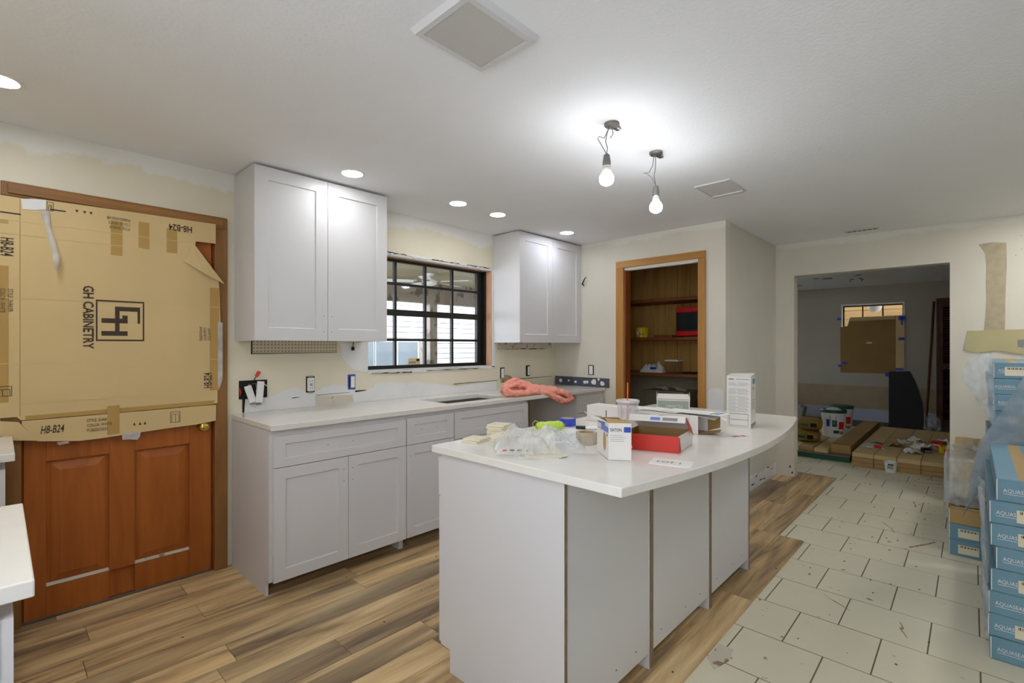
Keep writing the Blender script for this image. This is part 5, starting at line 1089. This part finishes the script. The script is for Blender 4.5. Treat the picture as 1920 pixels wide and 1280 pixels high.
o = chip('small_carton', 'small black carton in front of the white papers on the platform', 'carton', 7.36, .385, .09, .075, .05, .4, 'black'); MB().box(-.047, -.045, -.03, .03, .01, .03).build('print', M['greyink'], o, world=False)
o = chip('small_carton', 'small red carton behind the yellow carton on the platform', 'carton', 7.85, .30, .12, .12, .07, -.2, 'redm'); MB().box(-.062, -.060, -.04, .04, .02, .04).build('print', M['paper'], o, world=False)
o = chip('small_tub', 'small yellow tub between the papers on the platform', 'tub', 7.78, .50, .07, .07, .05, .3, 'yellow'); MB().box(-.036, -.035, -.02, .02, .01, .035).build('print', M['ochre'].name and M['ochre'], o, world=False)
for x, y, w_, d_, a, h_, lab in ((7.60, .70, .20, .17, .3, .07, 'white sheet standing out at the left of the paper clutter'), (7.25, .50, .18, .15, .2, .05, 'pale sheet nearest the front edge of the platform'), (7.88, .66, .18, .14, -.4, .05, 'white paper scrap behind the pale sheet'), (8.12, .52, .16, .14, .6, .06, 'white paper scrap behind the small yellow tub'), (7.6, .42, .20, .16, .9, .08, 'crumpled white paper behind the black carton'), (8.16, .27, .18, .18, .1, .06, 'white paper scrap behind the red carton'), (7.55, .60, .05, .20, .5, .006, 'tan wooden strip on the platform'), (7.62, .87, .10, .10, .2, .02, 'dull purple packet at the left of the paper clutter')):
    m = 'cardd' if 'tan' in lab else ('greyink' if 'purple' in lab else 'paper')
    mb = MB().grid(lambda u, v: ((u - .5) * w_, (v - .5) * d_, .0015 + h_ * (math.sin(math.pi * v) ** .8) * (.6 + .8 * smooth_noise((u * 4 + x * 9, v * 4, y * 7))) * (1 if h_ > .01 else .3)), 8, 8)
    o = mb.build('paper_scrap', M[m], None, loc=(x, y, PZ), rotz=a, world=False); o.modifiers.new('thick', 'SOLIDIFY').thickness = .0015; tag(o, lab, 'paper' if m == 'paper' else 'scrap')
t = thing('small_pot', 'small white printed plastic pot on the tiles before the brown platform', 'pot', (6.70, .645, FZ))
MB().lathe([(.0, 0), (.045, 0), (.047, .005), (.060, .11), (.063, .115), (.058, .118), (.044, .01), (0, .006)], (6.70, .645, FZ), 22).build('body', M['white'], t, smooth=False)
MB().box(6.64, 6.646, .62, .67, .035, .07).build('green_print', M['sage'], t); MB().box(6.636, 6.642, .615, .665, .075, .088).build('dark_print', M['ink'], t)
o = MB().lathe([(.0, 0), (.10, 0), (.11, .02), (.11, .18), (.05, .25), (.03, .26), (.03, .29), (0, .29)], (10.45, .47, FZ), 18).build('plastic_jug', M['cupp'], None, loc=(10.45, .47, FZ), smooth=True); tag(o, 'pale translucent jug standing near the louvred door', 'jug')
cdn = bpy.data.objects['ceiling_dining']
random.seed(6)
for x, y, s in ((9.2, 1.855, .05), (9.34, 1.71, .09), (10.05, 2.28, .05), (9.2, 1.28, .06)):
    MB().prism([(x + s * random.uniform(.5, 1.2) * math.cos(a * math.tau / 8), y + s * random.uniform(.5, 1.2) * math.sin(a * math.tau / 8)) for a in range(8)], 2.466, 2.4705).build('ceiling_scar', M['sock'], cdn)
t = thing('ceiling_bracket', 'bare wires and bracket on the ceiling of the room beyond', 'bracket', (9.5, 1.35, 2.47)); MB().lathe([(.06, 0), (.06, -.02), (0, -.02)], (9.5, 1.35, 2.47), 16).build('plate', M['white'], t)
for s in (-1, 1): MB().tube([(9.5, 1.35 + s * .03, 2.45), (9.46, 1.35 + s * .09, 2.43), (9.48, 1.35 + s * .07, 2.40)], .006, 6).build('wire', M['dark'], t)

# ================================================================== outside the kitchen window
struct('ground_outside', MB().box(-6, 30, 3.52, 30, -.35, -.2), M['ground'], 'ground outside the kitchen window')
struct('ground_side', MB().box(11.15, 30, -12, 3.52, -.35, -.2), M['ground'], 'ground outside the far window')
pc = struct('porch_ceiling', MB().box(-2, 11, 3.52, 7.0, 2.47, 2.52), M['dark'], 'panelled porch ceiling outside the window')
for i in range(10):
    for j in range(3): MB().box(-1.6 + i * 1.22, -.392 + i * 1.22, 3.54 + j * 1.15, 4.68 + j * 1.15, 2.455, 2.47).build('ceiling_panel', M['porch'], pc)
o = slab('porch_beam', 'weathered wooden beam along the porch edge outside', 'beam', (-2, 11, 6.78, 6.92, 2.10, 2.468), M['beam'])
o = MB().box(5.12, 5.28, 6.79, 6.91, -.2, 2.10).build('porch_post', M['beam'], None, loc=(5.2, 6.85, -.2), bevel=.008); tag(o, 'weathered wooden post under the porch beam outside', 'post')
fn_ = thing('ceiling_fan', 'white ceiling fan under the porch ceiling outside the window', 'fan', (4.47, 5.94, 2.455))
MB().lathe([(.0, 0), (.08, 0), (.06, -.03), (.02, -.04), (.02, -.07), (.10, -.08), (.12, -.11), (.10, -.16), (.05, -.18), (0, -.18)], (4.47, 5.94, 2.455), 20).build('motor', M['fanw'], fn_, smooth=False)
for k in range(5):
    a = R(-62) + k * math.tau / 5; ca, sa = math.cos(a), math.sin(a); P = lambda r, s, z: (4.47 + r * ca - s * sa, 5.94 + r * sa + s * ca, 2.455 + z)
    b = MB().quad(P(.20, -.05, -.135), P(.66, -.075, -.14), P(.66, .075, -.12), P(.20, .05, -.115), .008).build('blade', M['fanw'], fn_)
    MB().quad(P(.09, -.015, -.13), P(.24, -.02, -.136), P(.24, .02, -.130), P(.09, .015, -.126), .006).build('blade_iron', M['sock'], b)
nh = thing('neighbour_house', 'white sided neighbouring house seen through the kitchen window', 'building', (7, 9.5, -.2))
MB().prism([(0, -.2), (16, -.2), (16, 2.6), (12, 2.6), (9.2, 1.98 + .05), (8.3, 2.35), (7.6, 2.6), (0, 2.6)], 9.53, 9.8, 'y').build('wall', M['beam'], nh)
mb = MB()
for k in range(22):
    z = -.2 + k * .125
    mb.box(0, 16, 9.505, 9.53, z + .013, z + .125)
o = mb.build('lap_siding', M['siding'], nh); o['kind'] = 'stuff'
bl = mat('reflecting_pane', (120, 128, 132), .15, var=.2, vscale=1.2)
for x0, x1 in ((5.2, 5.62), (5.68, 6.12), (6.24, 6.78)):
    wf = MB().box(x0 - .04, x1 + .04, 9.47, 9.503, .35, 1.50).build('house_window', M['white'], nh); MB().box(x0, x1, 9.46, 9.47, .39, 1.46).build('pane', bl, wf)
MB().box(6.84, 7.1, 9.48, 9.503, .2, 1.47).build('shutter', M['beam'], nh)

# ================================================================== floor debris and scars
MB().prism([(2.10, .80), (2.16, .852), (2.30, .850), (2.30, .79), (2.2, .775)], -.0125, -.0105).build('cement_patch', M['scrape'], floor)
random.seed(77); mb = MB()
for k in range(150):
    if k < 100: x = random.uniform(2.2, 6.7); y = random.uniform(.14, .84); z = -.0115
    else: x = random.uniform(.3, 3.6); y = random.uniform(1.75, 2.72) if k < 138 else random.uniform(.87, .98); z = .0004
    r_ = random.choice((.003, .004, .006, .009)) * random.uniform(.6, 1.2); n = random.randint(3, 5); a0 = random.random() * 6
    mb.prism([(x + r_ * random.uniform(.4, 1) * math.cos(a0 + q * math.tau / n), y + r_ * random.uniform(.4, 1) * math.sin(a0 + q * math.tau / n)) for q in range(n)], z, z + random.uniform(.001, .004))
o = mb.build('floor_debris', mat('debris_chips', (120, 104, 80), .9, var=.6, vscale=3), None, loc=(3.0, 1.0, -.0115)); tag(o, 'scattered small chips of debris on the floor', 'debris', None, 'stuff')
for x0, y0, L_, a in ((4.55, .42, .22, .35), (4.30, .30, .25, -.5), (3.05, .46, .16, .9), (2.95, .22, .14, .3), (5.4, .35, .16, .1), (6.35, .55, .5, -1.3), (6.6, .35, .4, -1.4)):
    P_ = [(x0 + L_ * t * math.cos(a) + random.uniform(-.012, .012), y0 + L_ * t * math.sin(a) + random.uniform(-.012, .012)) for t in (0, .25, .5, .75, 1)]
    MB().prism(P_ + [(p[0] + random.uniform(.004, .012), p[1] + random.uniform(.004, .014)) for p in P_[::-1]], -.0122, -.0108).build('scuff_mark', M['brownpl'], floor)
